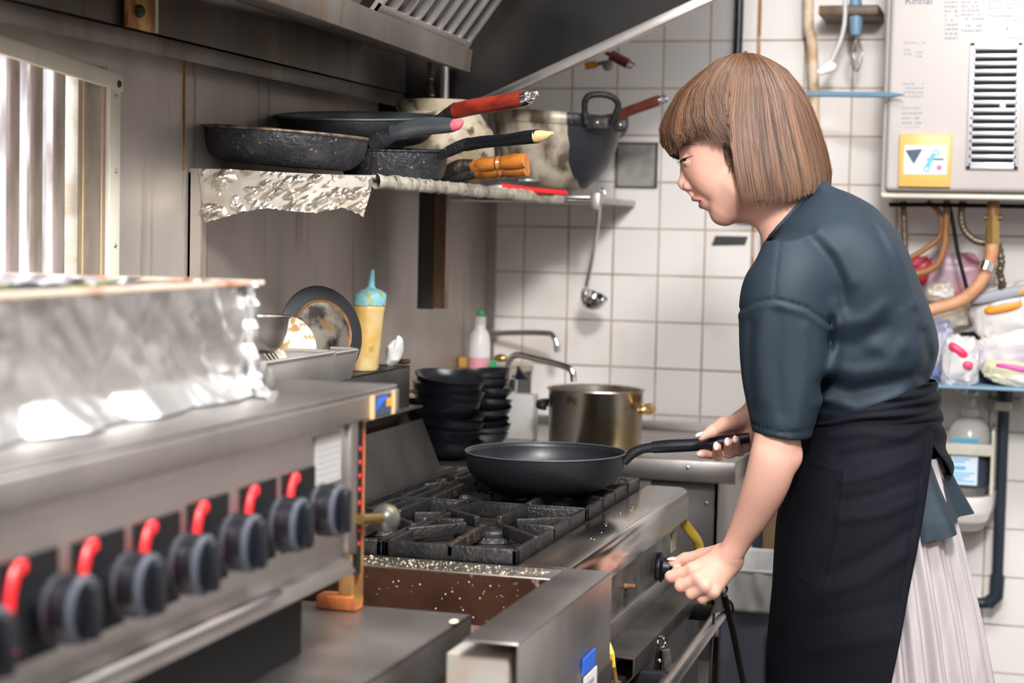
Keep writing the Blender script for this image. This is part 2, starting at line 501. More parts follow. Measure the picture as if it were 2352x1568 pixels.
# raised steel cladding sheet further along the left wall with its rusty seam, and corner strip
struct(G().box(0.0002, .002, 2.412, 3.94, .0, 1.50).build('trim_1', 'steel_wall', loc=O0, smooth=False))
struct(G().box(0.0004, .003, 2.4105, 2.412, 1.36, 1.52).build('trim_2', 'rust', loc=O0, smooth=False))
struct(G().box(.002, .022, YB - .012, YB, .2, 1.55).build('trim_3', 'steel', loc=O0, smooth=False))
for (yy, zz) in ((2.745, 1.2), (2.53, 1.45)):
    pass

# window in the left wall: cream frame, fine wire screen, ribbed translucent sheet outside
win = thing('window_1', None, None, (0, 1.74, .9)); struct(win)
g = G()
g.box(-.002, .006, 2.184, 2.213, .88, 1.478)
g.prism([(-.002, 1.28, 1.525), (.006, 1.28, 1.525), (.006, 2.213, 1.478), (-.002, 2.213, 1.478), (-.002, 2.213, 1.455), (.006, 2.213, 1.455)][0:0] or [(-.001, 1.28, 1.545), (-.001, 2.216, 1.480), (-.001, 2.216, 1.458), (-.001, 1.28, 1.523)], (.009, 0, 0))
g.box(-.002, .006, 1.28, 1.31, .88, 1.5)
fr = g.build('frame', 'cream', win, bevel=.0015)
for k in range(6):
    G().sphere((.007, 2.199, .95 + k * .1), .0032, 8, (.5, 1, 1)).build('rivet', 'steel', fr)
G().sphere((.008, 2.203, 1.467), .005, 10, (.7, 1, 1)).build('screw', 'steel_dark', fr)
MT_SLAT = mat('dirty_slat', (.40, .32, .30), .5, 0, (.16, .11, .09), 30, (1, 1, .25), .45, .62, trans=0)


def screen_mat():
    m, nt, b = principled('fine_wire_screen')
    b.inputs['Base Color'].default_value = (.42, .38, .32, 1); b.inputs['Metallic'].default_value = .7; b.inputs['Roughness'].default_value = .4
    tc = N(nt, 'ShaderNodeTexCoord'); sx = N(nt, 'ShaderNodeSeparateXYZ'); nt.links.new(tc.outputs['Object'], sx.inputs[0])
    a = math_node(nt, 'ABSOLUTE', math_node(nt, 'SINE', math_node(nt, 'MULTIPLY', sx.outputs[1], PI / .0022)))
    c = math_node(nt, 'ABSOLUTE', math_node(nt, 'SINE', math_node(nt, 'MULTIPLY', sx.outputs[2], PI / .0022)))
    mn = math_node(nt, 'MINIMUM', a, c)
    al = math_node(nt, 'LESS_THAN', mn, .38)
    tr = N(nt, 'ShaderNodeBsdfTransparent'); mx = N(nt, 'ShaderNodeMixShader')
    nt.links.new(al, mx.inputs[0]); nt.links.new(tr.outputs[0], mx.inputs[1]); nt.links.new(b.outputs[0], mx.inputs[2])
    nt.links.new(mx.outputs[0], nt.nodes['Material Output'].inputs[0])
    return m


def rib_mat():
    m, nt, b = principled('translucent_ribbed_sheet')
    mk = noise_mask(nt, 16, (1, 1, .35), .52, .68, 8)
    c = mixc(nt, mk, (.90, .86, .86), (.20, .14, .11))
    nt.links.new(c, b.inputs['Base Color']); b.inputs['Roughness'].default_value = .4
    t = N(nt, 'ShaderNodeBsdfTranslucent'); nt.links.new(c, t.inputs[0])
    mx = N(nt, 'ShaderNodeMixShader'); mx.inputs[0].default_value = .7
    nt.links.new(b.outputs[0], mx.inputs[1]); nt.links.new(t.outputs[0], mx.inputs[2]); nt.links.new(mx.outputs[0], nt.nodes['Material Output'].inputs[0])
    return m


G().raw([(-.006, 1.30, .9), (-.006, 2.19, .9), (-.006, 2.19, 1.49), (-.006, 1.30, 1.53)], [(0, 1, 2, 3)]).build('wire_screen', screen_mat(), win, smooth=False)


def ribf(u, v):
    y = 1.3 + u * .83
    ph = (y - 1.93) / .048 * 2 * PI
    return (-.050 + .016 * math.tanh(2.2 * math.sin(ph)), y, .86 + v * .66)


G().grid(ribf, 420, 4).build('ribbed_sheet', rib_mat(), win, ang=180)
for ys in (1.87, 1.93, 1.988, 2.043, 2.099):
    G().box(-.034, -.026, ys + .003, ys + .026, .88, 1.52).build('slat', MT_SLAT, win, bevel=.003)
for ys in (2.131, 2.180):
    G().box(-.0055, -.0045, ys, ys + .0022, .88, 1.47).build('yellow_streak', 'tan', win, smooth=False)
G().box(-.058, -.026, 2.155, 2.186, .9, 1.488).build('reveal', mat('dirty_reveal', (.42, .36, .27), .6, 0, (.2, .15, .1), 18), win, smooth=False)

# ================================================================== extractor hood
hood = thing('extractor_hood', 'grease-stained steel extractor hood over the stove, with slanted dark end panel', 'extractor hood', (0.02, 2.6, 1.5))
# back gutter along the wall and stained sheet rising behind it
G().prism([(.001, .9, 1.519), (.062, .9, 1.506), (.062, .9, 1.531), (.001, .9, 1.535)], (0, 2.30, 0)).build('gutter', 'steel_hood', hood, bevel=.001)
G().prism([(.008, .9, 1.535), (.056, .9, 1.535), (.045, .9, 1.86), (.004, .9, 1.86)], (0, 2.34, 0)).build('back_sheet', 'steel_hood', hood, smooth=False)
# rail that carries the filters
r0, r1 = V((.302, 1.2, 1.560)), V((.232, 3.02, 1.560)); rd = (r1 - r0); r0b = V((.332, 1.2, 1.560))
g = G()
for a, b_ in ((0, 0),):
    q = [V((.302, 0, 1.556)), V((.302, 0, 1.592)), V((.10, 0, 1.60)), V((.10, 0, 1.59))]
g.prism([(.336, 1.2, 1.553), (.340, 1.2, 1.592), (.150, 1.2, 1.625), (.150, 1.2, 1.60)], (-.085, 1.80, 0))
g.build('filter_rail', 'steel_hood', hood, bevel=.001)
# grease filter: slanting bank of bars
flt = G()
fo = V((.262, 2.52, 1.597)); fx = V((.60, 0, .80)).normalized(); fn_ = V((-.8, 0, .6))
for k in range(9):
    y = 2.50 + k * .063
    p = V((.262 - (y - 2.52) * .047, y, 1.594))
    flt.prism([p, p + V((0, .009, 0)), p + V((0, .009, 0)) + fn_ * .012, p + fn_ * .012], fx * .40)
pp = V((.262, 2.50, 1.592))
flt.prism([pp, pp + V((-.025, .52, 0)), pp + V((-.025, .52, 0)) + fx * .018, pp + fx * .018], fn_ * .006)
flt.build('grease_filter', 'steel', hood, smooth=False)
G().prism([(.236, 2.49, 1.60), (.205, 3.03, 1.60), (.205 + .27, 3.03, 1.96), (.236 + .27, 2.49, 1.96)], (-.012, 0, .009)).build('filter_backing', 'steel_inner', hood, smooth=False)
# far end panel and its bottom lip
YE = 3.22
pl = [at(930, 275, Y=YE), at(1060, 245, Y=YE), at(1130, 217, Y=YE), at(1450, 69, Y=YE), at(1750, -70, Y=YE)]
top = [V((pl[-1].x, YE, 2.38)), V((.002, YE, 2.38)), V((.002, YE, pl[0].z))]
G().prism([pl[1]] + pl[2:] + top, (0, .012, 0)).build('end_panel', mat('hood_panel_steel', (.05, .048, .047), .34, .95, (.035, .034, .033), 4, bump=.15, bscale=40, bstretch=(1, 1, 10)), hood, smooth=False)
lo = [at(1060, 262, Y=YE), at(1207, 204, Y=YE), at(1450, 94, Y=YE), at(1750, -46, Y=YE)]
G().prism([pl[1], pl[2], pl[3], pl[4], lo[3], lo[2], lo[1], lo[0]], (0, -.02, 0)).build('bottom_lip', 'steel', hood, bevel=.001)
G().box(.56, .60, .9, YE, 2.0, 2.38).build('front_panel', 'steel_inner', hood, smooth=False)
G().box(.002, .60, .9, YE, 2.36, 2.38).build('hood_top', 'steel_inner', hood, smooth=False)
# rusty bracket with bolt on the gutter
br = thing('hanging_bracket', 'rusty yellowed steel bracket with a bolt on the hood gutter', 'bracket', at(318, 78, X=.066))
b0 = at(290, -30, X=.066); b1 = at(352, 76, X=.066)
G().box(.063, .070, b0.y, b1.y, b1.z, b0.z).build('plate', 'rust_y', br, bevel=.001)
G().box(.070, .073, b1.y - .004, b1.y, b1.z, b0.z).build('flange', 'cream', br)
c = at(316, 26, X=.07)
G().lathe([(0, 0), (.0085, 0), (.0085, .006), (.005, .009), (0, .009)], c, 6, Matrix.Rotation(PI / 2, 3, 'Y')).build('bolt', 'steel_dark', br)

# gas flex hose and pipe in the corner under the hood
hz = [at(986, 130, Y=3.16), at(992, 160, Y=3.16), at(987, 190, Y=3.16), at(990, 215, Y=3.16), at(994, 262, Y=3.16)]
pts = bez(hz, 14)
tag(G().tube(pts, [.0058 + .0022 * math.sin(i * 2.2) for i in range(len(pts))], 12).build('gas_hose', 'flex'), 'short ribbed brass hose hanging in the dark corner below the hood filter', 'hose')
tag(G().tube([at(1022, 150, Y=3.19), at(1020, 262, Y=3.19)], .0085, 12).build('conduit_pipe', 'steel'), 'vertical grey conduit pipe just right of the ribbed brass hose', 'pipe')

# ================================================================== wall shelf on the left
ZS = 1.357
sh = thing('wall_shelf', 'long steel wall shelf holding frying pans, its front edge crusted pale with grease', 'shelf', (0, 2.43, 1.05))
G().box(.003, .292, 2.433, 3.50, ZS - .006, ZS).build('shelf_board', 'steel', sh, bevel=.001)
def edgef(u, v):
    y = 2.435 + u * 1.062; a = v * 2 * PI
    w = .0105 + .003 * mnoise.noise((y * 22, 0, 0)) + .002 * mnoise.noise((y * 70, 4, 0))
    return (.292 + .007 * math.cos(a), y, ZS - .009 + w * math.sin(a))
G().grid(edgef, 160, 13).build('front_edge', mat('greasy_pale_edge', (.52, .48, .40), .4, .3, (.30, .27, .22), 30, (1, 1, 1), .45, .6, (.06, .05, .05), 60, .6, .68, bump=.8, bscale=90), sh, ang=180)
g = G(); g.box(.003, .023, 2.425, 2.431, 1.05, ZS + .006); g.box(.003, .006, 2.425, 2.48, 1.05, ZS)
g.build('near_bracket', mat('bracket_rusty_edge', (.50, .45, .40), .35, .7, (.30, .16, .07), 25, (1, 1, .3), .55, .7), sh, smooth=False)
ybr = 3.30
g = G()
q0, q1 = at(965, 455, Y=ybr), at(1000, 455, Y=ybr); q2 = at(1027, 455, Y=ybr); zb = at(990, 710, Y=ybr).z
g.box(q0.x, q1.x, ybr, ybr + .003, zb, ZS - .004); g.box(q0.x - .002, q0.x + .001, ybr, ybr + .09, zb, ZS - .004); 
g.build('far_bracket', 'steel_dark', sh, smooth=False)
g = G().box(q1.x, q2.x, ybr - .004, ybr + .02, zb + .002, ZS - .004)
g.build('bracket_edge', mat('brown_stained_bracket', (.22, .13, .075), .4, .7, (.08, .05, .03), 20, (1, 1, .15), .45, .6), sh, smooth=False)

sh2 = thing('corner_shelf', 'small steel corner shelf past the pan shelf carrying the deep wok', 'shelf', (0, 3.51, 1.33))
G().box(.003, .345, 3.515, 3.94, ZS - .014, ZS - .002).build('shelf_board', 'steel', sh2, bevel=.001)
G().tube([(.003, 3.508, ZS - .012), (.35, 3.508, ZS - .012)], .006, 10).build('rail', 'chrome', sh2)
p = at(1375, 452, Y=3.56)
g = G().box(p.x - .002, p.x + .016, 3.50, 3.512, ZS - .03, ZS + .004); g.build('end_bracket', 'steel', sh2, bevel=.001)

# foil hung over the near end of the shelf
fo0 = [(458, 388), (520, 388), (600, 393), (700, 398), (800, 402), (862, 408)]
fo1 = [(470, 511), (520, 498), (560, 486), (620, 478), (680, 486), (735, 489), (790, 477), (812, 484), (838, 497)]


def poly_y(pts, x):
    for (a, b), (c_, d) in zip(pts, pts[1:]):
        if a <= x <= c_ or (c_, d) == pts[-1]:
            t = min(1, max(0, (x - a) / (c_ - a))); return b + t * (d - b)
    return pts[0][1]


def foilf(u, v):
    xt = 458 + u * 404; xb = 470 + u * 370
    x = xt * (1 - v) + xb * v
    y = poly_y(fo0, xt) * (1 - v) + poly_y(fo1, xb) * v + (3 * mnoise.noise((x * .12, 3, v * 4)) if v > .9 else 0)
    p = at(x, y, Y=2.423)
    def ridge(q): return abs(mnoise.noise(q))
    w = .015 * ridge((x * .020 + v, y * .028, 1)) + .0075 * ridge((x * .05 + y * .03, y * .045, 5)) + .002 * ridge((x * .11, y * .10, 8)) - .008
    return (p.x, 2.421 - max(0, w + .004) - .006 * v * u, p.z)


tag(G().grid(foilf, 150, 44).build('foil_sheet', 'foil_old', ang=14), 'crumpled aluminium foil draped over the near end of the pan shelf', 'foil')


# ------------------------------------------------------------------ pans
def rotm(tx=0, ty=0, tz=0):
    return (Matrix.Rotation(math.radians(tz), 3, 'Z') @ Matrix.Rotation(math.radians(ty), 3, 'Y') @ Matrix.Rotation(math.radians(tx), 3, 'X'))


def pan_body(c, R, Rb, h, M, m_out, m_in, parent, lip=.004, m_lip=None, lipband=0, curve=2.2):
    """c = centre of the rim circle"""
    n = 14; out = []; th = .003
    for i in range(n + 1):
        t = i / n
        out.append((Rb + (R - Rb) * (1 - (1 - t) ** curve) ** (1 / 1.4), -h + h * t ** 1.15))
    prof = [(0, -h)] + [(Rb * .6, -h)] + out
    g = G().lathe(prof, c, 72, M); o = g.build('pan_body', m_out, parent, ang=60)
    inn = [(R, 0)] + [(r - th if r > th else 0, z + th) for (r, z) in reversed(out[:-1])] + [(0, -h + th)]
    G().lathe(inn, c, 72, M).build('cooking_surface', m_in, parent, ang=60)
    k = 10
    G().lathe([(R + lip * .8 * math.cos(2 * PI * i / k), lip * .7 * math.sin(2 * PI * i / k) + .0005) for i in range(k)], c, 72, M, close=True).build('rim', m_lip or m_out, parent, ang=180)
    return o


# pan A, nearest on the shelf
c = at(658, 306, Y=2.545)
A = thing('frying_pan', 'crusted black frying pan with copper-worn rim at the near end of the shelf', 'frying pan', c - V((0, 0, .052)))
pan_body(c, .1235, .088, .050, rotm(0, 3.6, 0), 'pan_crust', 'pan_in', A, m_lip='rim_worn', curve=2.6)
pa = [at(855, 330, Y=2.50), at(880, 318, Y=2.49), at(905, 305, Y=2.48)]
G().tube(bez(pa, 4), lerp_list([.010, .0135, .0115], 9), 14, flat=.8).build('handle_neck', 'pan_crust', A)
pa = [at(903, 307, Y=2.48), at(930, 299, Y=2.475), at(975, 290, Y=2.47), at(1020, 288, Y=2.46), at(1043, 288, Y=2.455)]
hA = G().tube(bez(pa, 5), lerp_list([.0105, .013, .0135, .0115, .0095], 21), 18, flat=.8).build('handle', mat('glossy_grey_black_handle', (.035, .042, .045), .28), A)
pa = [at(1040, 288, Y=2.455), at(1052, 285, Y=2.453), at(1063, 276, Y=2.451)]
G().tube(bez(pa, 4), lerp_list([.0092, .008, .003], 9), 14, flat=.8).build('handle_tip', 'pink', hA)

# pan B, tilted behind
c = at(822, 267, Y=2.78)
B = thing('frying_pan', 'black frying pan with grey rim and glossy red handle, stacked behind the crusted pan', 'frying pan', c - V((0, 0, .05)))
pan_body(c, .128, .095, .045, rotm(6.3, 1.2, 0), 'pan_new', 'pan_grey', B, m_lip='pan_grey', lip=.003)
pa = [at(1000, 276, Y=2.72), at(1022, 266, Y=2.71), at(1050, 252, Y=2.70)]
G().tube(bez(pa, 4), lerp_list([.006, .009, .0125], 9), 14).build('ferrule', 'pan_crust', B)
pa = [at(1046, 255, Y=2.70), at(1090, 245, Y=2.685), at(1150, 236, Y=2.665), at(1206, 226, Y=2.645)]
hB = G().tube(bez(pa, 5), lerp_list([.0125, .0128, .0125, .0118], 16), 20).build('handle', 'red_handle', B)
e0, e1 = at(1204, 227, Y=2.645), at(1216, 223, Y=2.64)
G().tube([e0, e1], [.0118, .0105], 18).build('end_cap', 'chrome', hB)
ring = [at(1212 + 10 + 11 * math.cos(a), 219 + 7.5 * math.sin(a) - 3 * math.cos(a), Y=2.638) for a in [2 * PI * i / 20 for i in range(20)]]
G().tube(ring, .0032, 10, closed=True).build('hanging_ring', 'chrome', hB)

# pan C, under the others
c = at(905, 345, Y=2.72)
Cc = thing('frying_pan', 'soot-grey deep frying pan with tan-tipped black handle at the bottom of the stack', 'frying pan', c - V((0, 0, .05)))
pan_body(c, .085, .068, .048, rotm(3, 1, 0), 'pan_crust', 'pan_in', Cc, lip=.003, curve=2.8)
pa = [at(1012, 358, Y=2.70), at(1035, 346, Y=2.69), at(1062, 334, Y=2.68), at(1080, 330, Y=2.68)]
G().tube(bez(pa, 4), lerp_list([.007, .009, .0095, .0105], 13), 14).build('handle_neck', 'pan_crust', Cc)
pa = [at(1070, 333, Y=2.68), at(1110, 326, Y=2.67), at(1160, 322, Y=2.65), at(1205, 316, Y=2.63), at(1235, 313, Y=2.62)]
hC = G().tube(bez(pa, 5), lerp_list([.0100, .0098, .0092, .0105, .0105], 21), 18).build('handle', 'plastic_black', Cc)
pa = [at(1230, 314, Y=2.62), at(1250, 311, Y=2.615), at(1270, 305, Y=2.61)]
G().tube(bez(pa, 4), lerp_list([.0098, .0075, .002], 9), 14).build('handle_tip', 'tan', hC)

# pans D with wooden handles
for (lab, xs, yo, yy, c0) in (('dark saucepan with notched orange wooden handle lying on the shelf', 0, 0, 2.84, (985, 385)), ('second dark saucepan whose orange wooden handle shows just under the notched one', 10, 18, 2.96, (1000, 400))):
    c = at(*c0, Y=yy + .06)
    D_ = thing('saucepan', lab, 'saucepan', c - V((0, 0, .025)))
    pan_body(c, .062, .05, .022, rotm(2, 1, 0), 'pan_crust', 'pan_in', D_, lip=.0025)
    pa = [at(1020 + xs, 398 + yo * .5, Y=yy + .01), at(1055 + xs, 382 + yo, Y=yy), at(1095 + xs, 378 + yo, Y=yy)]
    G().tube(bez(pa, 4), lerp_list([.010, .012, .0085], 9), 14).build('handle_neck', 'cast_rust', D_)
    base = lerp_list([.0095, .0125, .0120], 9) + [.0100, .0128, .0100, .0128] + lerp_list([.0128, .0138, .0122], 8)
    P0, P1 = at(1085 + xs, 381 + yo, Y=yy), at(1208 + (xs and 2), 369 + yo, Y=yy - .02)
    pts = [P0.lerp(P1, i / (len(base) - 1)) for i in range(len(base))]
    G().tube(pts, base, 20).build('handle', 'wood', D_)

# cream pot behind the pans
c = at(1010, 262, Y=3.02)
P_ = thing('cooking_pot', 'stained cream enamel pot half hidden behind the red-handled pan', 'cooking pot', at(1010, 425, Y=3.02))
prof = [(0, -.13), (.06, -.128), (.088, -.105), (.098, -.07), (.094, -.03), (.076, -.006), (.072, 0.0), (.078, .012), (.080, .02), (.076, .022), (.070, .0), (.088, -.03), (.092, -.07), (.08, -.10), (0, -.12)]
G().lathe(prof, c, 56).build('pot_body', 'cream_pot', P_, ang=60)

# big wok at the far end
cw = at(1283, 268, Y=3.50)
Wk = thing('wok', 'large deep wok with looped ear handle at the far end of the shelf', 'wok', at(1320, 443, Y=3.66))
prof = [(0, -.148), (.035, -.147), (.065, -.138), (.090, -.118), (.108, -.09), (.120, -.055), (.127, -.02), (.1285, 0), (.124, 0), (.115, -.06), (.10, -.09), (.06, -.13), (0, -.14)]
MW = rotm(0, 3.2, 0)
mw, nt, b = principled('wok_black_and_cream')
tc = N(nt, 'ShaderNodeTexCoord'); sx = N(nt, 'ShaderNodeSeparateXYZ'); nt.links.new(tc.outputs['Object'], sx.inputs[0])
wv = noise_mask(nt, 8, (1, 1, 1), .2, .8)
edge = math_node(nt, 'LESS_THAN', math_node(nt, 'ADD', sx.outputs[0], math_node(nt, 'MULTIPLY', wv, .03)), .070)
cream = mixc(nt, noise_mask(nt, 22, (1, 1, .5), .42, .62), (.55, .48, .37), (.10, .075, .055))
nt.links.new(mixc(nt, edge, (.020, .023, .028), cream), b.inputs['Base Color']); b.inputs['Roughness'].default_value = .38; b.inputs['Metallic'].default_value = .1
G().lathe(prof, cw, 64, MW).build('wok_body', mw, Wk, ang=60)
G().lathe([(.129, -.020), (.1315, -.018), (.1325, .002), (.130, .004), (.126, .0)], cw, 64, MW).build('rim_band', mw, Wk, ang=60)
earp = [at(1347, 285, Y=3.39), at(1343, 255, Y=3.385), at(1344, 232, Y=3.38), at(1356, 219, Y=3.38), at(1385, 217, Y=3.385), at(1408, 224, Y=3.39), at(1420, 240, Y=3.40), at(1414, 262, Y=3.405), at(1404, 285, Y=3.41)]
G().tube(bez(earp, 6), .0062, 12).build('ear_handle', 'cast', Wk)
for (px, py, yy, w) in ((1302, 272, 3.385, .014), (1372, 282, 3.392, .022), (1425, 287, 3.42, .012)):
    p = at(px, py, Y=yy)
    k_ = G().box(p.x - w, p.x + w, p.y - .004, p.y + .006, p.z - .013, p.z + .011).build('lug', 'cast', Wk, bevel=.003)
    G().sphere((p.x, p.y - .005, p.z), .004, 8, (1, .5, 1)).build('rivet', 'steel', k_)

# maroon-handled pan behind the wok
p0, p1 = at(1425, 262, Y=3.62), at(1514, 230, Y=3.58)
Mp = thing('frying_pan', 'frying pan leaning behind the wok, only its worn maroon handle with metal end showing', 'frying pan', at(1400, 285, Y=3.62))
pan_body(at(1330, 292, Y=3.70), .105, .08, .04, rotm(0, -14, 0), 'pan_new', 'pan_in', Mp)
h_ = G().tube([p0, p1], [.0105, .0115], 16, flat=.7).build('handle', 'maroon', Mp)
G().tube([p1, at(1520, 228, Y=3.58)], [.010, .008], 14).build('end_cap', 'chrome', h_)
rg = [at(1523 + 8 * math.cos(a), 229 + 9 * math.sin(a), Y=3.578) for a in [2 * PI * i / 16 for i in range(16)]]
G().tube(rg, .0025, 8, closed=True).build('hanging_ring', 'chrome', h_)

# utensils lying at the far end of the shelf
t_ = thing('tongs', 'red-gripped steel tongs lying on the far front edge of the shelf', 'tongs', at(1220, 440, Y=3.22))
G().tube([at(1122, 430, Y=3.20), at(1152, 427, Y=3.21)], [.003, .0045], 8).build('tip', 'chrome', t_)
G().tube([at(1150, 427, Y=3.21), at(1225, 437, Y=3.27), at(1298, 443, Y=3.36)], .0052, 10).build('grip', 'red', t_)
G().tube([at(1200, 440, Y=3.26), at(1270, 446, Y=3.33)], .004, 10).build('brown_grip', 'rust', t_)
tag(G().tube([at(1190, 414, Y=3.40), at(1240, 415, Y=3.43), at(1302, 411, Y=3.46)], .0036, 8).build('skewer_rod', 'chrome'), 'thin shiny metal rod lying under the wok behind the red tongs', 'rod')

# ladle on the corner shelf bracket
L = thing('ladle', 'steel ladle hanging from the corner shelf in front of the tiles', 'ladle', at(1365, 728, Y=3.80))
hp = [at(1378, 452, Y=3.80), at(1372, 520, Y=3.80), at(1360, 600, Y=3.80), at(1347, 660, Y=3.79)]
G().tube(bez(hp, 6), .0042, 10, flat=1.4).build('handle', 'chrome', L)
hk = [at(1378, 456, Y=3.80), at(1377, 440, Y=3.80), at(1384, 434, Y=3.80), at(1390, 446, Y=3.80)]
G().tube(bez(hk, 5), .003, 8).build('hook', 'chrome', L)
cb = at(1366, 676, Y=3.78)
Mb = rotm(8, 22, 0)
G().lathe([(0, -.036), (.012, -.034), (.022, -.026), (.028, -.014), (.031, 0), (.029, 0), (.026, -.014), (.02, -.024), (0, -.033)], cb, 32, Mb).build('bowl', 'chrome', L)

# things on the tiled wall
q0, q1 = at(1415, 430, Y=YB - .004), at(1512, 327, Y=YB - .004)
pt = thing('wall_plate', 'grimy grey metal plate in a dark frame on the tiles left of the cook', 'plate', ((q0.x + q1.x) / 2, YB - .004, q0.z))
G().box(q0.x + .003, q1.x - .003, YB - .006, YB - .001, q0.z + .003, q1.z - .003).build('panel', 'grey_plate', pt)
g = G()
for (a, b_, c_, d) in ((q0.x, q1.x, q1.z - .004, q1.z), (q0.x, q1.x, q0.z, q0.z + .002), (q0.x, q0.x + .003, q0.z, q1.z), (q1.x - .005, q1.x, q0.z, q1.z)): g.box(a, b_, YB - .009, YB - .0005, c_, d)
g.build('frame', 'steel_dark', pt)
q0, q1 = at(1634, 564, Y=YB - .002), at(1718, 543, Y=YB - .002)
tag(G().prism([(q0.x, YB - .0005, q0.z), (q1.x - .006, YB - .0005, q0.z + .003), (q1.x, YB - .0005, q1.z), (q0.x + .008, YB - .0005, q1.z)], (0, -.0015, 0)).build('tape_strip', 'tape'), 'short strip of black tape stuck on the white tiles below the cook\'s chin', 'tape')
pp = [V((at(1697, 0, Y=3.925).x, 3.925, 2.38)), at(1697, 60, Y=3.925), at(1680, 470, Y=3.925), at(1684, 492, Y=3.925), at(1700, 497, Y=3.925), at(1748, 500, Y=3.925), at(1760, 515, Y=3.925), at(1757, 600, Y=3.925), at(1750, 900, Y=3.925), at(1745, 1100, Y=3.925)]
tag(G().tube(pp, .0098, 14).build('gas_pipe', mat('black_pipe_paint', (.012, .016, .024), .3)), 'black pipe running down the tiles behind the cook\'s head', 'pipe')
# utensils hanging by the hood edge
u = thing('cooking_spoon', 'dark red handled kitchen tool poking out below the hood edge', 'kitchen tool', at(1425, 138, Y=3.6))
p0, p1 = at(1403, 126, Y=3.6), at(1444, 147, Y=3.6)
h_ = G().tube([p0, p1], .0105, 14).build('handle', 'maroon', u)
G().tube([at(1370, 108, Y=3.6), p0], .005, 10).build('shaft', 'chrome', u)
rg = [at(1449 + 9 * math.cos(a), 150 + 6 * math.sin(a), Y=3.6) for a in [2 * PI * i / 14 for i in range(14)]]
G().tube(rg, .002, 8, closed=True).build('hanging_ring', 'chrome', h_)
u = thing('cooking_fork', 'small kitchen tool with orange tipped handle beside the dark red one under the hood', 'kitchen tool', at(1365, 150, Y=3.62))
h_ = G().tube([at(1345, 152, Y=3.62), at(1370, 147, Y=3.62)], .0075, 12).build('handle', 'orange', u)
G().tube([at(1368, 148, Y=3.62), at(1392, 142, Y=3.62)], .004, 8).build('shaft', 'steel', u)
G().sphere(at(1396, 150, Y=3.62), .012, 10, (1, .5, 1)).build('clip', 'cream', u)
# ================================================================== gas stove
ZT = .85; XS = .648; Y0, Y1 = 2.235, 3.035
st = thing('gas_stove', 'greasy steel gas stove with black cast iron grates, oven below', 'stove', (.4, 2.63, 0))
G().box(.03, .57, Y0 + .002, Y1, .10, ZT - .012).build('body', 'steel_dark', st, smooth=False)
for (lx, ly) in ((.08, 2.29), (.6, 2.29), (.08, 2.98), (.6, 2.98)):
    G().tube([(lx, ly, .0), (lx, ly, .12)], .02, 12).build('leg', 'steel_dark', st)
# top: drip deck and steel front apron
G().box(.17, .574, Y0, Y1, ZT - .014, ZT - .004).build('drip_deck', 'cast', st, bevel=.002)
g = G()
pr = [(.574, ZT - .004), (.577, ZT), (.632, ZT), (.641, ZT - .002), (.646, ZT - .008), (XS, ZT - .016), (XS, ZT - .052), (.642, ZT - .052), (.642, ZT - .012), (.574, ZT - .012)]
g.prism([(x, Y0, z) for x, z in pr], (0, Y1 - Y0, 0)); g.build('front_apron', 'steel_gloss', st, bevel=.0008)
G().box(.6, .636, Y0 + .004, Y1 - .004, ZT - .125, ZT - .05).build('control_panel', mat('grimy_control_panel', (.16, .15, .14), .3, .7, (.06, .05, .04), 22, (1, 1, 1), .42, .62, (.22, .13, .05), 60, .64, .7, bump=.4, rvar=.2), st, smooth=False)
G().box(.60, .642, Y0, Y1, ZT - .150, ZT - .122).build('lower_rail', 'steel', st, bevel=.001)
q = at(1548, 1243, X=.637)
G().box(.636, .6375, q.y - .02, q.y + .02, q.z - .016, q.z + .016).build('rating_label', mat('greasy_label', (.40, .34, .24), .5, 0, (.2, .17, .12), 30), st)
# control knob held by the left hand
kc = at(1512, 1302, X=.637)
kb = G().lathe([(0, 0), (.024, 0), (.024, .006), (.017, .010), (.016, .022), (.0, .022)], kc, 28, Matrix.Rotation(PI / 2, 3, 'Y')).build('control_knob', 'plastic_black', st, bevel=.001)
G().box(kc.x + .010, kc.x + .046, kc.y - .008, kc.y + .008, kc.z - .016, kc.z + .012).build('grip', 'plastic_black', kb, bevel=.003)
G().box(kc.x + .022, kc.x + .040, kc.y - .0088, kc.y - .0078, kc.z - .007, kc.z - .0045).build('pointer_mark', 'tan', kb)
k2 = at(1437, 1345, X=.637)
G().tube([(.636, k2.y, k2.z), (.652, k2.y, k2.z)], .0045, 10).build('bare_spindle', 'rust', st)
G().tube([(.636, k2.y + .001, k2.z - .03), (.638, k2.y, k2.z)], .0022, 8).build('grease_drip', 'cast_rust', st)
# oven door below, its folded top channel and handle bar
XD = .695
zt = at(1458, 1512, X=XD).z
ya, yb_ = 2.40, 3.02
g = G(); pr = [(.642, zt + .002), (XD, zt), (XD, zt - .026), (.676, zt - .048), (.673, zt - .046), (XD - .003, zt - .025), (XD - .003, zt - .003), (.642, zt - .001)]
g.prism([(x, ya, z) for x, z in pr], (0, yb_ - ya, 0)); g.build('door_channel', 'steel_dark', st, bevel=.0005)
G().box(.645, .675, ya + .01, yb_, .18, zt - .035).build('oven_door', 'steel_dark', st, bevel=.002)
hx = .735
h0, h1 = at(1520, 1590, X=hx), at(1662, 1398, X=hx)
hd = G().tube([h0, h1], .0115, 20).build('door_handle', 'steel', st)
for t in (.12, .93):
    p = h0.lerp(h1, t)
    G().box(.67, p.x - .004, p.y - .008, p.y + .008, p.z - .012, p.z + .012).build('handle_bracket', 'black', hd, bevel=.002)
G().tube([V((.66, 2.22, zt - .075)), V((.70, 2.50, zt - .078))], .016, 12).build('crusty_bar', 'cast', st)
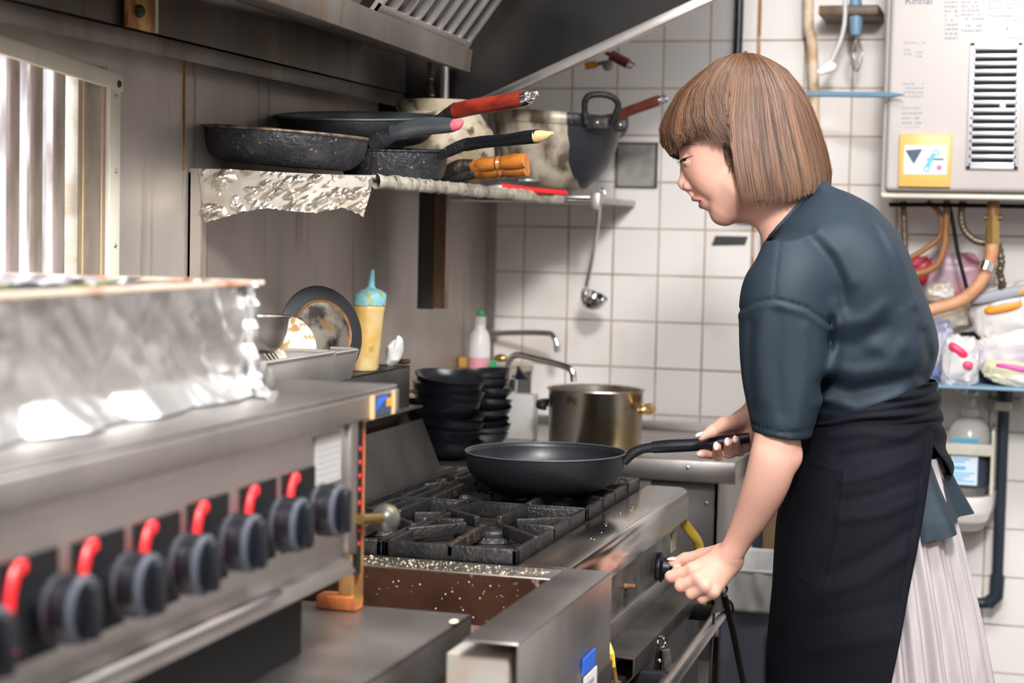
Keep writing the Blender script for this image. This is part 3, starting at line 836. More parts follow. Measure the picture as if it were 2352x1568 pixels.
# back riser: sloping splash panel, ledge and top ledge against the wall
zr = 1.042
ri = thing('back_riser', 'dark steel stepped riser against the wall behind the stove, carrying trays and bottles', 'riser', (.09, 2.5, .85))
g = G(); g.box(.01, .155, 2.02, 2.99, zr - .004, zr); g.box(.150, .155, 2.02, 2.99, zr - .085, zr); g.build('riser_top', 'steel_dark', ri, bevel=.0015)
g = G(); g.box(.05, .170, 1.98, 3.02, .966, .970); g.build('riser_ledge', mat('ledge_steel', (.34, .31, .27), .35, .9), ri, bevel=.001)
G().box(.012, .14, 2.02, 2.975, .85, .966).build('riser_recess', 'brown', ri, smooth=False)
g = G(); g.prism([(.160, 1.98, .944), (.166, 1.98, .944), (.205, 1.98, .852), (.196, 1.98, .852)], (0, 1.05, 0)); g.build('splash_panel', 'steel_dark', ri, smooth=False)
for xx in (.235, .285):
    G().box(xx, xx + .006, Y0 + .02, Y1 - .03, ZT - .004, ZT + .016).build('rear_rail', 'cast', st, bevel=.001)
q = at(1000, 1068, Z=ZT + .006)
# grates
def grate(cx, cy, wx, wy, lab=None):
    g = G(); t = .0045; z0, z1 = ZT - .004, ZT + .017
    for sx_ in (-1, 1): g.box(cx + sx_ * (wx / 2 - t) - t, cx + sx_ * (wx / 2 - t) + t, cy - wy / 2, cy + wy / 2, z0, z1)
    for sy_ in (-1, 1): g.box(cx - wx / 2, cx + wx / 2, cy + sy_ * (wy / 2 - t) - t, cy + sy_ * (wy / 2 - t) + t, z0, z1)
    fr_ = g.build('grate', 'cast', st, bevel=.002)
    for k in range(8):
        a = 2 * PI * k / 8 + PI / 8 * (k % 2) * 0
        dx, dy = math.cos(a), math.sin(a)
        s1 = min((wx / 2) / max(1e-6, abs(dx)), (wy / 2) / max(1e-6, abs(dy)))
        r0_ = .040
        if s1 < r0_ + .01: continue
        p0 = V((cx + dx * r0_, cy + dy * r0_, 0)); p1_ = V((cx + dx * s1, cy + dy * s1, 0)); nn = V((-dy, dx, 0)) * .0048
        def zz(p, z): return V((p.x, p.y, z))
        gg = G()
        gg.raw([zz(p0 - nn, ZT + .006), zz(p0 + nn, ZT + .006), zz(p1_ + nn, ZT + .001), zz(p1_ - nn, ZT + .001),
                zz(p0 - nn, ZT + .022), zz(p0 + nn, ZT + .022), zz(p1_ + nn, ZT + .020), zz(p1_ - nn, ZT + .020)],
               [(0, 3, 2, 1), (4, 5, 6, 7), (0, 1, 5, 4), (1, 2, 6, 5), (2, 3, 7, 6), (3, 0, 4, 7)])
        gg.build('grate_finger', 'cast_rust' if k == 6 else 'cast', fr_, bevel=.002)
    b_ = G().lathe([(0, ZT - .002), (.052, ZT - .003), (.05, ZT + .004), (.034, ZT + .007), (.034, ZT + .003), (.02, ZT + .003), (.016, ZT + .008), (0, ZT + .008)], (cx, cy, 0), 36).build('burner', 'cast', st)
    G().tube([(cx, cy, ZT + .002), (cx + .06, cy, ZT - .001)], .008, 10).build('burner_tube', 'cast', b_)
for gy in (2.43, 2.815):
    for gx, w in ((.476, .186), (.322, .118)):
        grate(gx, gy, w, .375)

# near end: steel ledge with crumbs, brown side of the pit, boxed front apron
su = thing('fryer_well', 'brown greasy sunken well with boxed steel apron at the stove\'s near end', 'fryer', (.4, 2.03, 0))
G().box(.10, .640, 2.168, 2.233, ZT - .010, ZT - .003).build('rear_ledge', 'steel', su, bevel=.001)
G().box(.10, .638, 2.160, 2.168, .70, ZT - .004).build('well_wall', 'brown', su, smooth=False)
G().box(.10, .60, 1.80, 2.168, .70, .712).build('well_floor', 'brown', su, smooth=False)
G().tube([(.10, 2.152, .783), (.575, 2.152, .777)], .0065, 10, flat=.7).build('crust_bead', mat('pale_crust', (.30, .22, .19), .6, 0, (.10, .05, .04), 45, bump=1), su)
X0b, X1b = .636, .698
g = G(); g.box(X0b, X1b, 1.797, 2.232, ZT - .003, ZT); g.box(X1b - .003, X1b, 1.797, 2.232, .70, ZT); g.box(X0b, X1b, 2.229, 2.232, .70, ZT)
g.build('boxed_apron', 'steel', su, bevel=.0015)
G().box(.60, .632, 1.80, 2.16, .12, .755).build('front_wall', 'brown', su, smooth=False)
G().box(.630, .634, 1.91, 2.16, .75, ZT - .004).build('inner_side', 'brown', su, smooth=False)
G().box(.60, .700, 1.815, 2.238, .45, .735).build('lower_front', mat('stained_brown_front', (.10, .07, .055), .35, .7, (.05, .035, .03), 15), su, bevel=.001)
w0 = at(1120, 1500, X=.655)
G().box(.612, .682, 1.815, 1.90, .66, ZT - .020).build('white_block', mat('mottled_white_block', (.34, .31, .28), .5, 0, (.35, .25, .2), 18, (1, 1, 1), .5, .7), su, bevel=.003)
G().box(.10, .60, 1.80, 2.16, .12, .70).build('cabinet', 'steel_dark', su, smooth=False)
p = at(1354, 1520, X=.7015)
G().box(.700, .7015, p.y - .030, p.y + .03, p.z - .010, p.z + .010).build('blue_label', 'blue', su)
p = at(1356, 1568, X=.7015)
lb = G().box(.700, .7013, p.y - .03, p.y + .035, p.z - .02, p.z + .013).build('white_label', 'paper', su)
G().box(.7013, .7016, p.y - .02, p.y + .02, p.z - .002, p.z + .004).build('print', 'grey_text', lb)
crumbs = G(); random.seed(5)
for i in range(240):
    x = random.uniform(.36, .62); y = random.uniform(2.170, 2.226)
    s_ = random.choice((.0005, .0006, .0008, .0013)) * (1.7 if random.random() < .06 else 1)
    crumbs.sphere((x, y, ZT - .003 + s_ * .5), s_, 3, (1, random.uniform(.6, 1.3), .6))
for i in range(50):
    x = random.uniform(.36, .60); z = random.uniform(.78, .84)
    crumbs.sphere((x, 2.159, z), random.choice((.0005, .0007, .0011)), 3, (1, .4, 1))
for i in range(26):
    x = random.uniform(.60, .64); y = random.uniform(2.4, 3.0)
    crumbs.sphere((x, y, ZT + .0005), random.choice((.0007, .001)), 3, (1, 1, .5))
tag(crumbs.build('crumbs', 'crumb', loc=(.5, 2.2, .84)), 'pale batter crumbs scattered over the stove ledge and apron', 'crumbs', kind='stuff')
q = at(1436, 1478, X=.69)
tag(G().tube([at(1396, 1475, X=.675), at(1404, 1500, X=.682), at(1409, 1530, X=.684)], [.0035, .0042, .003], 10).build('hose_stub', 'yellow'), 'short yellow tube stub sticking up in the gap before the oven', 'tube')
G_gap = G().tube([at(1409, 1528, X=.684), at(1414, 1560, X=.684), at(1416, 1600, X=.684)], .003, 8)
tag(G_gap.build('rusty_wire', 'rust'), 'thin rusty wire hanging in the gap beneath the yellow tube stub', 'wire')

# low steel table in the foreground
ZL = .824
lt = thing('steel_table', 'low brushed steel table under the knobbed grill', 'table', (.3, 1.4, 0))
g = G(); g.box(.02, .572, .45, 2.035, ZL - .004, ZL); g.box(.568, .572, .45, 2.035, ZL - .052, ZL); g.box(.02, .572, 2.031, 2.035, ZL - .052, ZL)
g.build('table_top', 'steel', lt, bevel=.0015)
for (lx, ly) in ((.06, .6), (.54, .6), (.06, 1.74), (.54, 1.74)):
    G().tube([(lx, ly, 0), (lx, ly, ZL - .004)], .019, 14).build('leg', 'steel', lt)
G().box(.05, .55, .6, 1.75, .18, .19).build('under_shelf', 'steel', lt)
q = at(1042, 1433, Z=ZL)
tag(G().sphere((q.x, q.y, q.z + .003), .0055, 10, (1, 1.6, .5)).build('onion_bit', 'crumb'), 'single pale food scrap on the corner of the low table', 'food scrap')

# ================================================================== foreground grill with seven knobs
XG = .50
gr = thing('grill_cooker', 'steel countertop grill with red-marked black knobs, standing on the low table', 'grill', (.25, 1.3, ZL))
zl0, zl1 = 1.071, 1.103
yE = 1.95
g = G(); g.box(.05, XG + .004, .35, yE, zl1 - .004, zl1)
g.prism([(XG, .35, zl1 - .003), (XG + .006, .35, zl1 - .006), (XG + .006, .35, zl0), (XG - .012, .35, zl0), (XG - .012, .35, zl0 + .004)], (0, yE - .35, 0))
g.build('worktop', 'steel', gr, bevel=.002)
G().box(.06, XG - .006, .40, 1.83, .915, zl0 + .004).build('body', 'steel', gr, smooth=False)
G().prism([(XG - .006, .40, .925), (XG + .006, .40, .925), (XG + .014, .40, .912), (XG - .006, .40, .912)], (0, 1.40, 0)).build('knob_sill', 'steel', gr, bevel=.001)
b0, b1 = at(226, 1548, X=.515), at(640, 1360, X=.515)
b2 = b0 + (b0 - b1) * .9
G().tube([b2, b0, b1], .0045, 12).build('front_rod', 'chrome', gr)
# black box under the panel: the shade of the void put in as solid colour
G().box(.10, .462, .40, 1.775, ZL + .001, .915).build('under_grill_shade', 'black', gr, smooth=False)
for i in range(7):
    kx = [(-20, 1478), (182, 1400), (335, 1345), (462, 1297), (573, 1247), (682, 1205), (770, 1172)][i]
    kp = at(kx[0], kx[1], X=XG + .03)
    plate = G().box(XG - .006, XG - .0035, kp.y - .052, kp.y + .028, kp.z - .038, kp.z + .040).build('knob_recess', 'black', gr)
    RX = Matrix.Rotation(PI / 2, 3, 'Y')
    k_ = G().lathe([(0, 0), (.015, 0), (.015, .008), (.0235, .014), (.0265, .020), (.0268, .030), (.0255, .038), (.021, .041), (0, .041)], (XG - .004, kp.y, kp.z), 36, RX).build('knob', 'plastic_black', gr)
    G().lathe([(.0150, .0085), (.0240, .0135), (.0270, .0195), (.0268, .0205), (.0240, .0145), (.015, .0105)], (XG - .004, kp.y, kp.z), 36, RX).build('knob_highlight_ring', MT['knob_grey'], k_)  # paler ring standing in for the soft highlight behind the knob
    G().lathe([(.0262, .0365), (.0262, .0385), (.0235, .0410), (.0225, .0412), (.0240, .039)], (XG - .004, kp.y, kp.z), 36, RX).build('knob_edge', MT['knob_grey'], k_)
    G().box(XG + .030, XG + .046, kp.y - .0075, kp.y + .0075, kp.z - .022, kp.z + .022).build('knob_grip', 'plastic_black', k_, bevel=.003)
    arc = [V((XG - .001, kp.y - .030 + .016 * math.cos(a), kp.z + .035 * math.sin(a))) for a in [PI * (.42 + .86 * j / 14) for j in range(15)]]
    G().tube(arc, .0060, 8, flat=.6).build('red_flame_mark', 'red', k_)
# right end post, perforated strip, lever with ball
P0 = at(790, 1000, X=XG - .004); P1 = at(815, 1000, X=XG - .004)
g = G(); g.box(XG - .02, XG, 1.812, 1.836, .925, zl0); g.build('end_post', 'steel', gr, bevel=.001)
g = G(); g.box(XG - .012, XG - .004, 1.862, 1.868, .865, zl0); g.build('yellow_strip', 'rust_y', gr)
ft = at(800, 1402, Z=ZL)
G().box(ft.x - .04, ft.x + .012, ft.y - .006, ft.y + .02, ZL, ZL + .018).build('rusty_foot', mat('orange_rust', (.62, .17, .04), .7, 0, (.35, .10, .04), 40, bump=1), gr, bevel=.003)
G().box(ft.x - .012, ft.x + .004, ft.y - .002, ft.y + .012, ZL + .015, .93).build('lower_post', 'rust', gr)
for (fx_, fy_) in ((.10, .45), (.44, .45), (.10, 1.74)):
    G().box(fx_ - .015, fx_ + .015, fy_ - .015, fy_ + .015, ZL, .85).build('foot', 'steel_dark', gr)
perf = G().box(XG - .006, XG - .002, 1.840, 1.856, .90, 1.062).build('perforated_strip', 'black', gr)
for i in range(8):
    q = at(818, 1034 + i * 31, X=XG - .002)
    G().sphere((XG - .002, 1.848, q.z), .0028, 8, (.4, 1, 1)).build('red_dot', 'red', perf)
G().box(XG - .008, XG - .003, 1.8575, 1.8615, .935, 1.055).build('red_strip', 'red', gr)
lv0, lv1 = at(826, 1192, X=XG + .004), at(872, 1190, X=XG + .006)
lv = G().tube([lv0, lv1], .006, 12).build('lever', 'brass', gr)
G().sphere(at(886, 1190, X=XG + .006), .0165, 20).build('ball_knob', 'ballknob', lv)
# labels
p = at(762, 1040, X=XG - .005)
lbl = G().box(XG - .0055, XG - .0045, 1.725, 1.797, 1.012, 1.064).build('paper_label', mat('grimy_paper', (.38, .36, .34), .6), gr)
for i in range(7):
    G().box(XG - .0046, XG - .0042, 1.730, 1.792, 1.016 + i * .0065, 1.0172 + i * .0065).build('print_line', 'grey_text', lbl)
s0, s1 = at(855, 945, X=XG + .007), at(905, 885, X=XG + .007)
stk = G().box(XG + .006, XG + .0068, s0.y + .006, s1.y - .006, zl0 + .002, zl1 - .008).build('sticker', 'navy', gr)
G().prism([(XG + .0072, s0.y + .010, zl0 + .008), (XG + .0072, s0.y + .05, zl1 - .010), (XG + .0072, s0.y + .018, zl1 - .010)], (.0003, 0, 0)).build('blue_print', 'blue', stk)
G().box(XG + .0069, XG + .0073, s0.y + .046, s0.y + .062, zl0 + .010, zl1 - .013).build('orange_print', 'orange', stk)
for yy in (s0.y - .004, s1.y - .006):
    G().box(XG + .006, XG + .008, yy, yy + .009, zl0, zl1 - .006).build('yellowed_edge', 'tan', stk)

# foil wrapped tray on top
ftb = thing('foil_wrapped_tray', 'tall deep tray wrapped in shiny foil with a browned rim on top of the grill', 'tray', (.25, 1.25, zl1))
XF = .415
def wallf(u, v):
    y = .55 + u * 1.205; z = zl1 + .002 + v * .118
    def rg(q): return abs(mnoise.noise(q))
    d = .022 * rg((y * 7, z * 9, 1)) + .012 * rg((y * 17 + z * 12, z * 12, 4)) + .003 * rg((y * 40, z * 30, 9))
    flare = .022 * max(0, 1 - v / .22) ** 1.4
    return (XF + d - .012 + flare, y, z)
G().grid(wallf, 240, 44).build('foil_front', 'foil', ftb, ang=30)
def endf(u, v):
    x = .06 + u * (XF - .06 + .006); z = zl1 + .002 + v * .118
    def rg(q): return abs(mnoise.noise(q))
    d = .012 * rg((x * 20, z * 20, 31)) + .006 * rg((x * 45, z * 45, 14))
    return (x, 1.744 + d * .7 + .018 * max(0, 1 - v / .25) ** 1.5, z)
G().grid(endf, 60, 30).build('foil_end', 'foil', ftb, ang=16)
g = G(); g.box(.06, XF + .006, 1.748, 1.760, 1.218, 1.2235); g.box(XF - .008, XF + .004, .55, 1.756, 1.218, 1.2235); g.box(.06, .07, .55, 1.756, 1.2185, 1.2235)
g.build('tray_rim', mat('browned_rim', (.62, .48, .38), .5, .2, (.40, .14, .05), 14, (1, 1, 1), .5, .65), ftb, bevel=.001)
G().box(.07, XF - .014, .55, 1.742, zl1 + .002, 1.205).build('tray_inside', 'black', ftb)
dd = G()
random.seed(3)
for i in range(60):
    y = random.uniform(.9, 1.56); x = random.uniform(.33, XF - .01)
    dd.sphere((x, y, 1.218 + random.uniform(0, .004)), random.uniform(.006, .011), 6, (1.3, 1.6, .5))
dd.build('charred_pieces', mat('charred_bits', (.03, .035, .04), .35, 0, (.13, .15, .05), 30), ftb)
kn = G()
for i in range(7):
    q = V((XF + .012 + random.uniform(-.004, .01), 1.752 + random.uniform(0, .03), zl1 + .012 - i * .0))
tail = [V((XF - .002, 1.738, 1.222)), V((XF + .002, 1.735, 1.19)), V((XF + .003, 1.730, 1.15)), V((XF + .012, 1.728, zl1 + .012)), V((XF + .045, 1.695, zl1 + .004))]
G().tube(bez(tail, 5), [.007 + .003 * math.sin(i * 1.9) for i in range(21)], 7, flat=.5).build('foil_corner_fold', 'foil', ftb, ang=12)
tail = [V((XF + .000, 1.745, 1.14)), V((XF + .004, 1.77, zl1 + .02)), V((XF - .005, 1.80, zl1 + .006))]
G().tube(bez(tail, 5), [.008 + .003 * math.sin(i * 2.3) for i in range(11)], 7, flat=.5).build('foil_skirt', 'foil', ftb, ang=12)

# ================================================================== things on the riser top
zr0 = zr
def tray(lab, y0, y1, x0, x1, z0, h):
    c = ((x0 + x1) / 2, (y0 + y1) / 2, z0)
    t = thing('steel_tray', lab, 'tray', c)
    ins = .010
    vs = [V((x, y, z)) for (x, y, z) in ((x0 + ins, y0 + ins, z0), (x1 - ins, y0 + ins, z0), (x1 - ins, y1 - ins, z0), (x0 + ins, y1 - ins, z0), (x0, y0, z0 + h), (x1, y0, z0 + h), (x1, y1, z0 + h), (x0, y1, z0 + h))]
    G().raw(vs, [(0, 3, 2, 1), (0, 1, 5, 4), (1, 2, 6, 5), (2, 3, 7, 6), (3, 0, 4, 7)]).build('pan', 'steel_light', t, solid=.0012, bevel=.004)
    rim = [(x0, y0, z0 + h), (x1, y0, z0 + h), (x1, y1, z0 + h), (x0, y1, z0 + h)]
    pts = []
    for i in range(4):
        a, b_ = V(rim[i]), V(rim[(i + 1) % 4])
        d = (b_ - a).normalized(); pts += [a + d * .012, a.lerp(b_, .5), b_ - d * .012]
    G().tube(pts, .0028, 8, closed=True).build('rolled_rim', 'steel_light', t)
    return t
ta = at(765, 862, X=.235)
tray('shallow steel tray holding a bowl and plates, behind the foil-wrapped tray', 2.03, ta.y + .012, .07, .235, zr + .018, .041)
tray('second steel tray further along, its corner showing past the first', 2.30, 2.66, .03, .185, zr + .002, .046)
# bowl in the tray
bc = at(592, 726, Y=2.33)
bw = thing('mixing_bowl', 'small steel mixing bowl standing in the shallow tray', 'bowl', bc - V((0, 0, .055)))
G().lathe([(0, -.052), (.022, -.051), (.034, -.042), (.041, -.022), (.044, -.003), (.048, 0), (.048, .0015), (.0435, .0005), (.040, -.02), (.033, -.04), (0, -.049)], bc, 44).build('bowl_body', 'steel', bw, ang=60)
# plates on edge
for i, dx in enumerate((0, 10, 19, 27)):
    pc = at(640 + dx, 790, Y=2.44 + i * .004)
    n_ = V((.75, -.45, .35)).normalized()
    M_ = n_.to_track_quat('Z', 'Y').to_matrix()
    tag(G().lathe([(0, 0), (.022, 0), (.034, .004), (.040, .007), (.040, .009), (.032, .006), (.02, .0025), (0, .0025)], pc, 40, M_).build('plate', mat('stained_white_plate', (.56, .52, .44), .3, 0, (.36, .20, .07), 60, (1, 1, 1), .5, .6)),
        ['stained white plate leaning by the steel bowl, nearest the bowl', 'stained white plate leaning second from the steel bowl', 'stained white plate leaning third from the steel bowl', 'stained white plate leaning farthest from the bowl'][i], 'plate', 'plates leaning in the steel tray')
# black lid leaning on the wall
lc = at(737, 765, Y=2.66)
n_ = V((.80, -.56, .22)).normalized(); M_ = n_.to_track_quat('Z', 'Y').to_matrix()
ld = thing('round_lid', 'round black-rimmed lid with burnt centre leaning against the wall behind the trays', 'lid', lc - V((0, 0, .07)))
G().lathe([(.052, .004), (.075, .0), (.076, .003), (.072, .006), (.052, .008)], lc, 56, M_).build('black_rim', mat('soft_black_rubber', (.014, .014, .017), .5), ld)
G().lathe([(.053, .0075), (.0515, .0105), (.048, .007)], lc, 56, M_).build('brown_bead', 'rust', ld)
G().lathe([(0, .010), (.025, .010), (.05, .0075)], lc, 48, M_).build('burnt_centre', mat('burnt_steel', (.42, .38, .32), .3, .8, (.06, .05, .045), 22, (1, 1, 1), .42, .56, (.45, .25, .08), 40, .62, .7), ld)
# sauce bottle
sb0 = at(836, 850, X=.125); hB_ = .108
sb = thing('squeeze_bottle', 'mustard-stained squeeze bottle with light blue nozzle cap against the wall', 'bottle', V((sb0.x, sb0.y, zr)))
tl = .12
def bl(prof, name, m, par):
    g = G().lathe(prof, (0, 0, 0), 40)
    for v in g.bm.verts: v.co = V((sb0.x + v.co.z * tl * .6, sb0.y, zr)) + V((v.co.x, v.co.y, v.co.z))
    return g.build(name, m, par, ang=60)
bl([(0, 0), (.0225, .001), (.0245, .006), (.0245, .05), (.0255, .10), (.0265, .108), (.024, .112), (0, .112)], 'bottle_body', 'sauce', sb)
cp = bl([(0, .110), (.0275, .110), (.0275, .128), (.025, .131), (.018, .136), (.010, .138), (.0065, .142), (.0055, .150), (.004, .168), (.0025, .17), (0, .17)], 'nozzle_cap', 'teal', sb)
# crumpled white tissue
tp = at(898, 838, X=.13)
g = G().sphere((tp.x, tp.y, zr + .022), .02, 14, (.7, .9, 1.25))
for v in g.bm.verts:
    k = (v.co.z - zr) / .045
    v.co.x += .010 * k + .004 * mnoise.noise(v.co * 60); v.co.y += .005 * mnoise.noise(v.co * 75 + V((3, 0, 0)))
    if k > .8 and v.co.x > tp.x + .012: v.co.z += .008
tag(g.build('tissue', 'paper', ang=25), 'crumpled white paper tissue beside the mustard bottle', 'tissue')
tp = at(925, 828, X=.13)
tag(G().box(tp.x - .01, tp.x + .012, tp.y - .02, tp.y + .01, zr, zr + .008).build('scraper', 'brown', bevel=.002), 'small dark brown block on the riser edge beside the tissue', 'block')

# ================================================================== far corner: sink counter, bowls, bottle, taps, pot
ct = thing('sink_counter', 'steel sink counter along the tiled back wall', 'counter', (.4, 3.5, 0))
cz = at(1500, 1052, Y=3.42).z; xr_ = at(1690, 1065, Y=3.42).x
g = G(); g.box(.33, xr_, 3.42, 3.93, cz - .003, cz); g.box(.02, .33, 3.31, 3.93, cz - .003, cz); g.box(.33, xr_, 3.42, 3.423, cz - .042, cz); g.box(xr_ - .003, xr_, 3.42, 3.93, cz - .042, cz); g.box(.02, xr_, 3.925, 3.93, cz, cz + .02)
g.build('counter_top', 'steel', ct, bevel=.0015)
g = G(); g.box(.34, .50, 3.432, 3.438, .45, cz - .04); g.box(.34, xr_ - .04, 3.46, 3.466, .45, cz - .04); g.box(xr_ - .046, xr_ - .04, 3.46, 3.9, .45, cz - .04); g.build('basin_front', 'steel', ct, smooth=False)
for (px, py) in ((1579, 1073), (1622, 1155), (1750, 1070)):
    p = at(px, py, Y=3.418 if py < 1100 else 3.456)
    if p.x < xr_: G().sphere(p, .0035, 8, (1, .5, 1)).build('bolt', 'chrome', ct)
for lx in (.36, xr_ - .03): G().tube([(lx, 3.48, 0), (lx, 3.48, .5)], .018, 12).build('leg', 'steel', ct)
blk = at(1175, 985, Y=3.62)
q0, q1 = at(1180, 905, Y=3.60), at(1224, 990, Y=3.60)
tag(G().box(q0.x - .03, q1.x, 3.60, 3.64, cz, q0.z).build('cutting_board', mat('grey_plastic_board', (.42, .40, .38), .5, 0, (.35, .33, .31), 12), bevel=.003), 'upright grey plastic block standing behind the black bowls', 'board')
# raised dark shelf behind the bowls and steel ledge
zb_ = at(1040, 1060, Z=.862)
bowlprof = [(0, 0), (.030, 0), (.032, .002), (.048, .008), (.060, .020), (.064, .0295), (.0655, .031), (.063, .031), (.058, .021), (.046, .011), (0, .006)]
random.seed(11)
def bowl_stack(px, py, Y_, n, zbase, R, lab, grp, pitch):
    c0 = at(px, py, Y=Y_)
    for i in range(n):
        tx = random.uniform(-5, 5); ty = random.uniform(-7, 7)
        M_ = rotm(tx, ty, 0); s_ = R / .0655
        c = V((c0.x + random.uniform(-.003, .004), Y_ + random.uniform(-.003, .003), zbase + i * pitch + .003))
        o = G().lathe([(r * s_, z * s_) for r, z in bowlprof], c, 44, M_).build('rice_bowl', mat_bowl, loc=c, ang=50)
        k = 'top' if i == n - 1 else ('bottom' if i == 0 else '')
        if k: l = '%s %s' % ('topmost' if k == 'top' else 'lowest', lab)
        else: l = '%s, %s from the bottom' % (lab, ['', 'second', 'third', 'fourth', 'fifth', 'sixth', 'seventh', 'eighth', 'ninth', 'tenth', 'eleventh', 'twelfth'][i])
        tag(o, l, 'bowl', grp)
mat_bowl = mat('black_melamine', (.006, .0065, .009), .25, 0, (.012, .013, .017), 30, bump=.2)
bs0 = at(1031, 1052, Y=3.12)
G_shelf = G().box(.03, .335, 3.045, 3.305, .0, bs0.z - .004)
tag(G_shelf.build('side_cabinet', 'steel_dark', bevel=.002), 'dark steel cabinet between stove and sink under the black bowls', 'cabinet')
ztop = at(1031, 868, Y=3.12).z
n1 = 10; bowl_stack(1024, 1052, 3.135, n1, bs0.z - .003, .0665, 'black bowl in the near leaning stack', 'black bowls in the near stack', (ztop - bs0.z - .028) / (n1 - 1))
bs1 = at(1105, 1000, Y=3.40); zt1 = at(1103, 858, Y=3.40).z
n2 = 8
bowl_stack(1103, 1000, 3.40, n2, cz + .001, .0600, 'black bowl in the far straight stack', 'black bowls in the far stack', (zt1 - cz - .026) / (n2 - 1))
# ledge along the wall with bottle, sponge
zz_ = at(1100, 848, Y=3.72).z
lg = G().box(.003, .125, 3.12, 3.92, zz_ - .012, zz_ - .001)
lgo = thing('wall_ledge', 'stained steel ledge along the wall behind the bowls', 'ledge', (.06, 3.5, zz_ - .012)); lg.build('ledge_top', mat('brown_stained_ledge', (.50, .45, .38), .4, .6, (.35, .2, .08), 9), lgo, bevel=.001)
G().box(.003, .12, 3.14, 3.92, cz, zz_ - .012).build('ledge_front', 'steel_dark', lgo, smooth=False)
bt = at(1100, 846, Y=3.72); bp_ = thing('detergent_bottle', 'milky detergent bottle with green cap and pink liquid by the corner', 'bottle', V((bt.x, 3.72, zz_)))
hh = at(1100, 712, Y=3.72).z - zz_; q_ = hh / .118
G().lathe([(0, .0), (.0225, .001), (.024, .004), (.024, .027)], (bt.x, 3.72, zz_), 32).build('pink_liquid', 'pink_liquid', bp_)
G().lathe([(.024, .027), (.0238, .055), (.021, .070 * q_), (.0125, .082 * q_), (.0125, .10 * q_), (0, .10 * q_)], (bt.x, 3.72, zz_), 32).build('bottle_body', 'bottle_clear', bp_)
G().lathe([(.0135, .090 * q_), (.013, .105 * q_), (.008, .106 * q_), (0, .106 * q_)], (bt.x, 3.72, zz_), 24).build('collar', 'cream', bp_)
G().sphere((bt.x, 3.72, zz_ + .112 * q_), .0085, 12, (1, 1, .8)).build('cap', 'green', bp_)
p = at(1070, 822, Y=3.75); tag(G().box(p.x - .012, p.x + .012, 3.73, 3.76, zz_, zz_ + .025).build('sponge', 'amber', bevel=.004), 'yellow sponge to the left of the green-capped bottle', 'sponge')
p = at(1132, 822, Y=3.7); tag(G().box(p.x - .004, p.x + .004, 3.69, 3.72, zz_, zz_ + .022).build('scourer', 'green', bevel=.002), 'small green scourer right of the detergent bottle', 'scourer')
# taps
tf = thing('wall_tap', 'upper chrome tap with long straight spout over the sink', 'tap', at(1130, 762, Y=3.90))
pts = [at(1128, 766, Y=3.90), at(1180, 764, Y=3.86), at(1255, 765, Y=3.80), at(1272, 773, Y=3.79), at(1280, 795, Y=3.785)]
G().tube(bez(pts, 6), .0062, 12).build('spout', 'chrome', tf)
G().tube([at(1279, 792, Y=3.785), at(1281, 808, Y=3.785)], .0078, 14).build('nozzle', 'chrome', tf)
G().tube([at(1128, 766, Y=3.90), V((at(1128, 766, Y=3.90).x, YB, at(1128, 766, Y=3.90).z))], .012, 12).build('wall_flange', 'chrome', tf)
tf = thing('mixer_tap', 'lower chrome tap with sloping spout and black lever beside the detergent bottle', 'tap', at(1180, 900, Y=3.62))
pts = [at(1168, 885, Y=3.64), at(1167, 850, Y=3.64), at(1172, 826, Y=3.63), at(1190, 815, Y=3.62), at(1240, 826, Y=3.60), at(1300, 842, Y=3.57), at(1315, 855, Y=3.565), at(1318, 876, Y=3.565)]
G().tube(bez(pts, 6), .0068, 12).build('spout', 'chrome', tf)
p = at(1182, 900, Y=3.63)
G().lathe([(0, 0), (.014, 0), (.014, .03), (.010, .036), (0, .036)], (p.x, 3.63, cz), 20).build('tap_body', 'chrome', tf)
G().tube([at(1178, 905, Y=3.63), at(1180, 870, Y=3.63)], .008, 12).build('stem', 'chrome', tf)
a_, b__, c_ = at(1188, 838, Y=3.62), at(1215, 872, Y=3.62), at(1182, 872, Y=3.62)
G().prism([a_, b__, c_], (0, .008, 0)).build('lever', 'plastic_black', tf, bevel=.002)
p = at(1150, 822, Y=3.66); G().sphere(p, .010, 12, (1.6, 1, .8)).build('valve', 'brass', tf)
# stock pot
pc = at(1369, 893, Y=3.50); Rp = .0955
po = thing('stock_pot', 'scorched steel stock pot with loop handles standing on the sink counter', 'pot', (pc.x, 3.50, cz))
zp = cz + .001
G().lathe([(0, zp), (Rp - .008, zp), (Rp - .003, zp + .006), (Rp - .001, pc.z - .003), (Rp + .003, pc.z), (Rp + .002, pc.z + .002), (Rp - .004, pc.z), (Rp - .005, zp + .006), (0, zp + .004)], (pc.x, 3.50, 0), 64).build('pot_body', 'pot_steel', po, ang=60)
for s_, m in ((-1, 'cast'), (1, 'brass')):
    zc = at(1369, 935, Y=3.5).z
    pts = [V((pc.x + s_ * (Rp - .002), 3.50 - .034, zc)), V((pc.x + s_ * (Rp + .014), 3.50 - .030, zc + .002)), V((pc.x + s_ * (Rp + .021), 3.50, zc + .003)), V((pc.x + s_ * (Rp + .014), 3.50 + .030, zc + .002)), V((pc.x + s_ * (Rp - .002), 3.50 + .034, zc))]
    G().tube(bez(pts, 6), .0085, 12, flat=.6).build('handle', m, po)

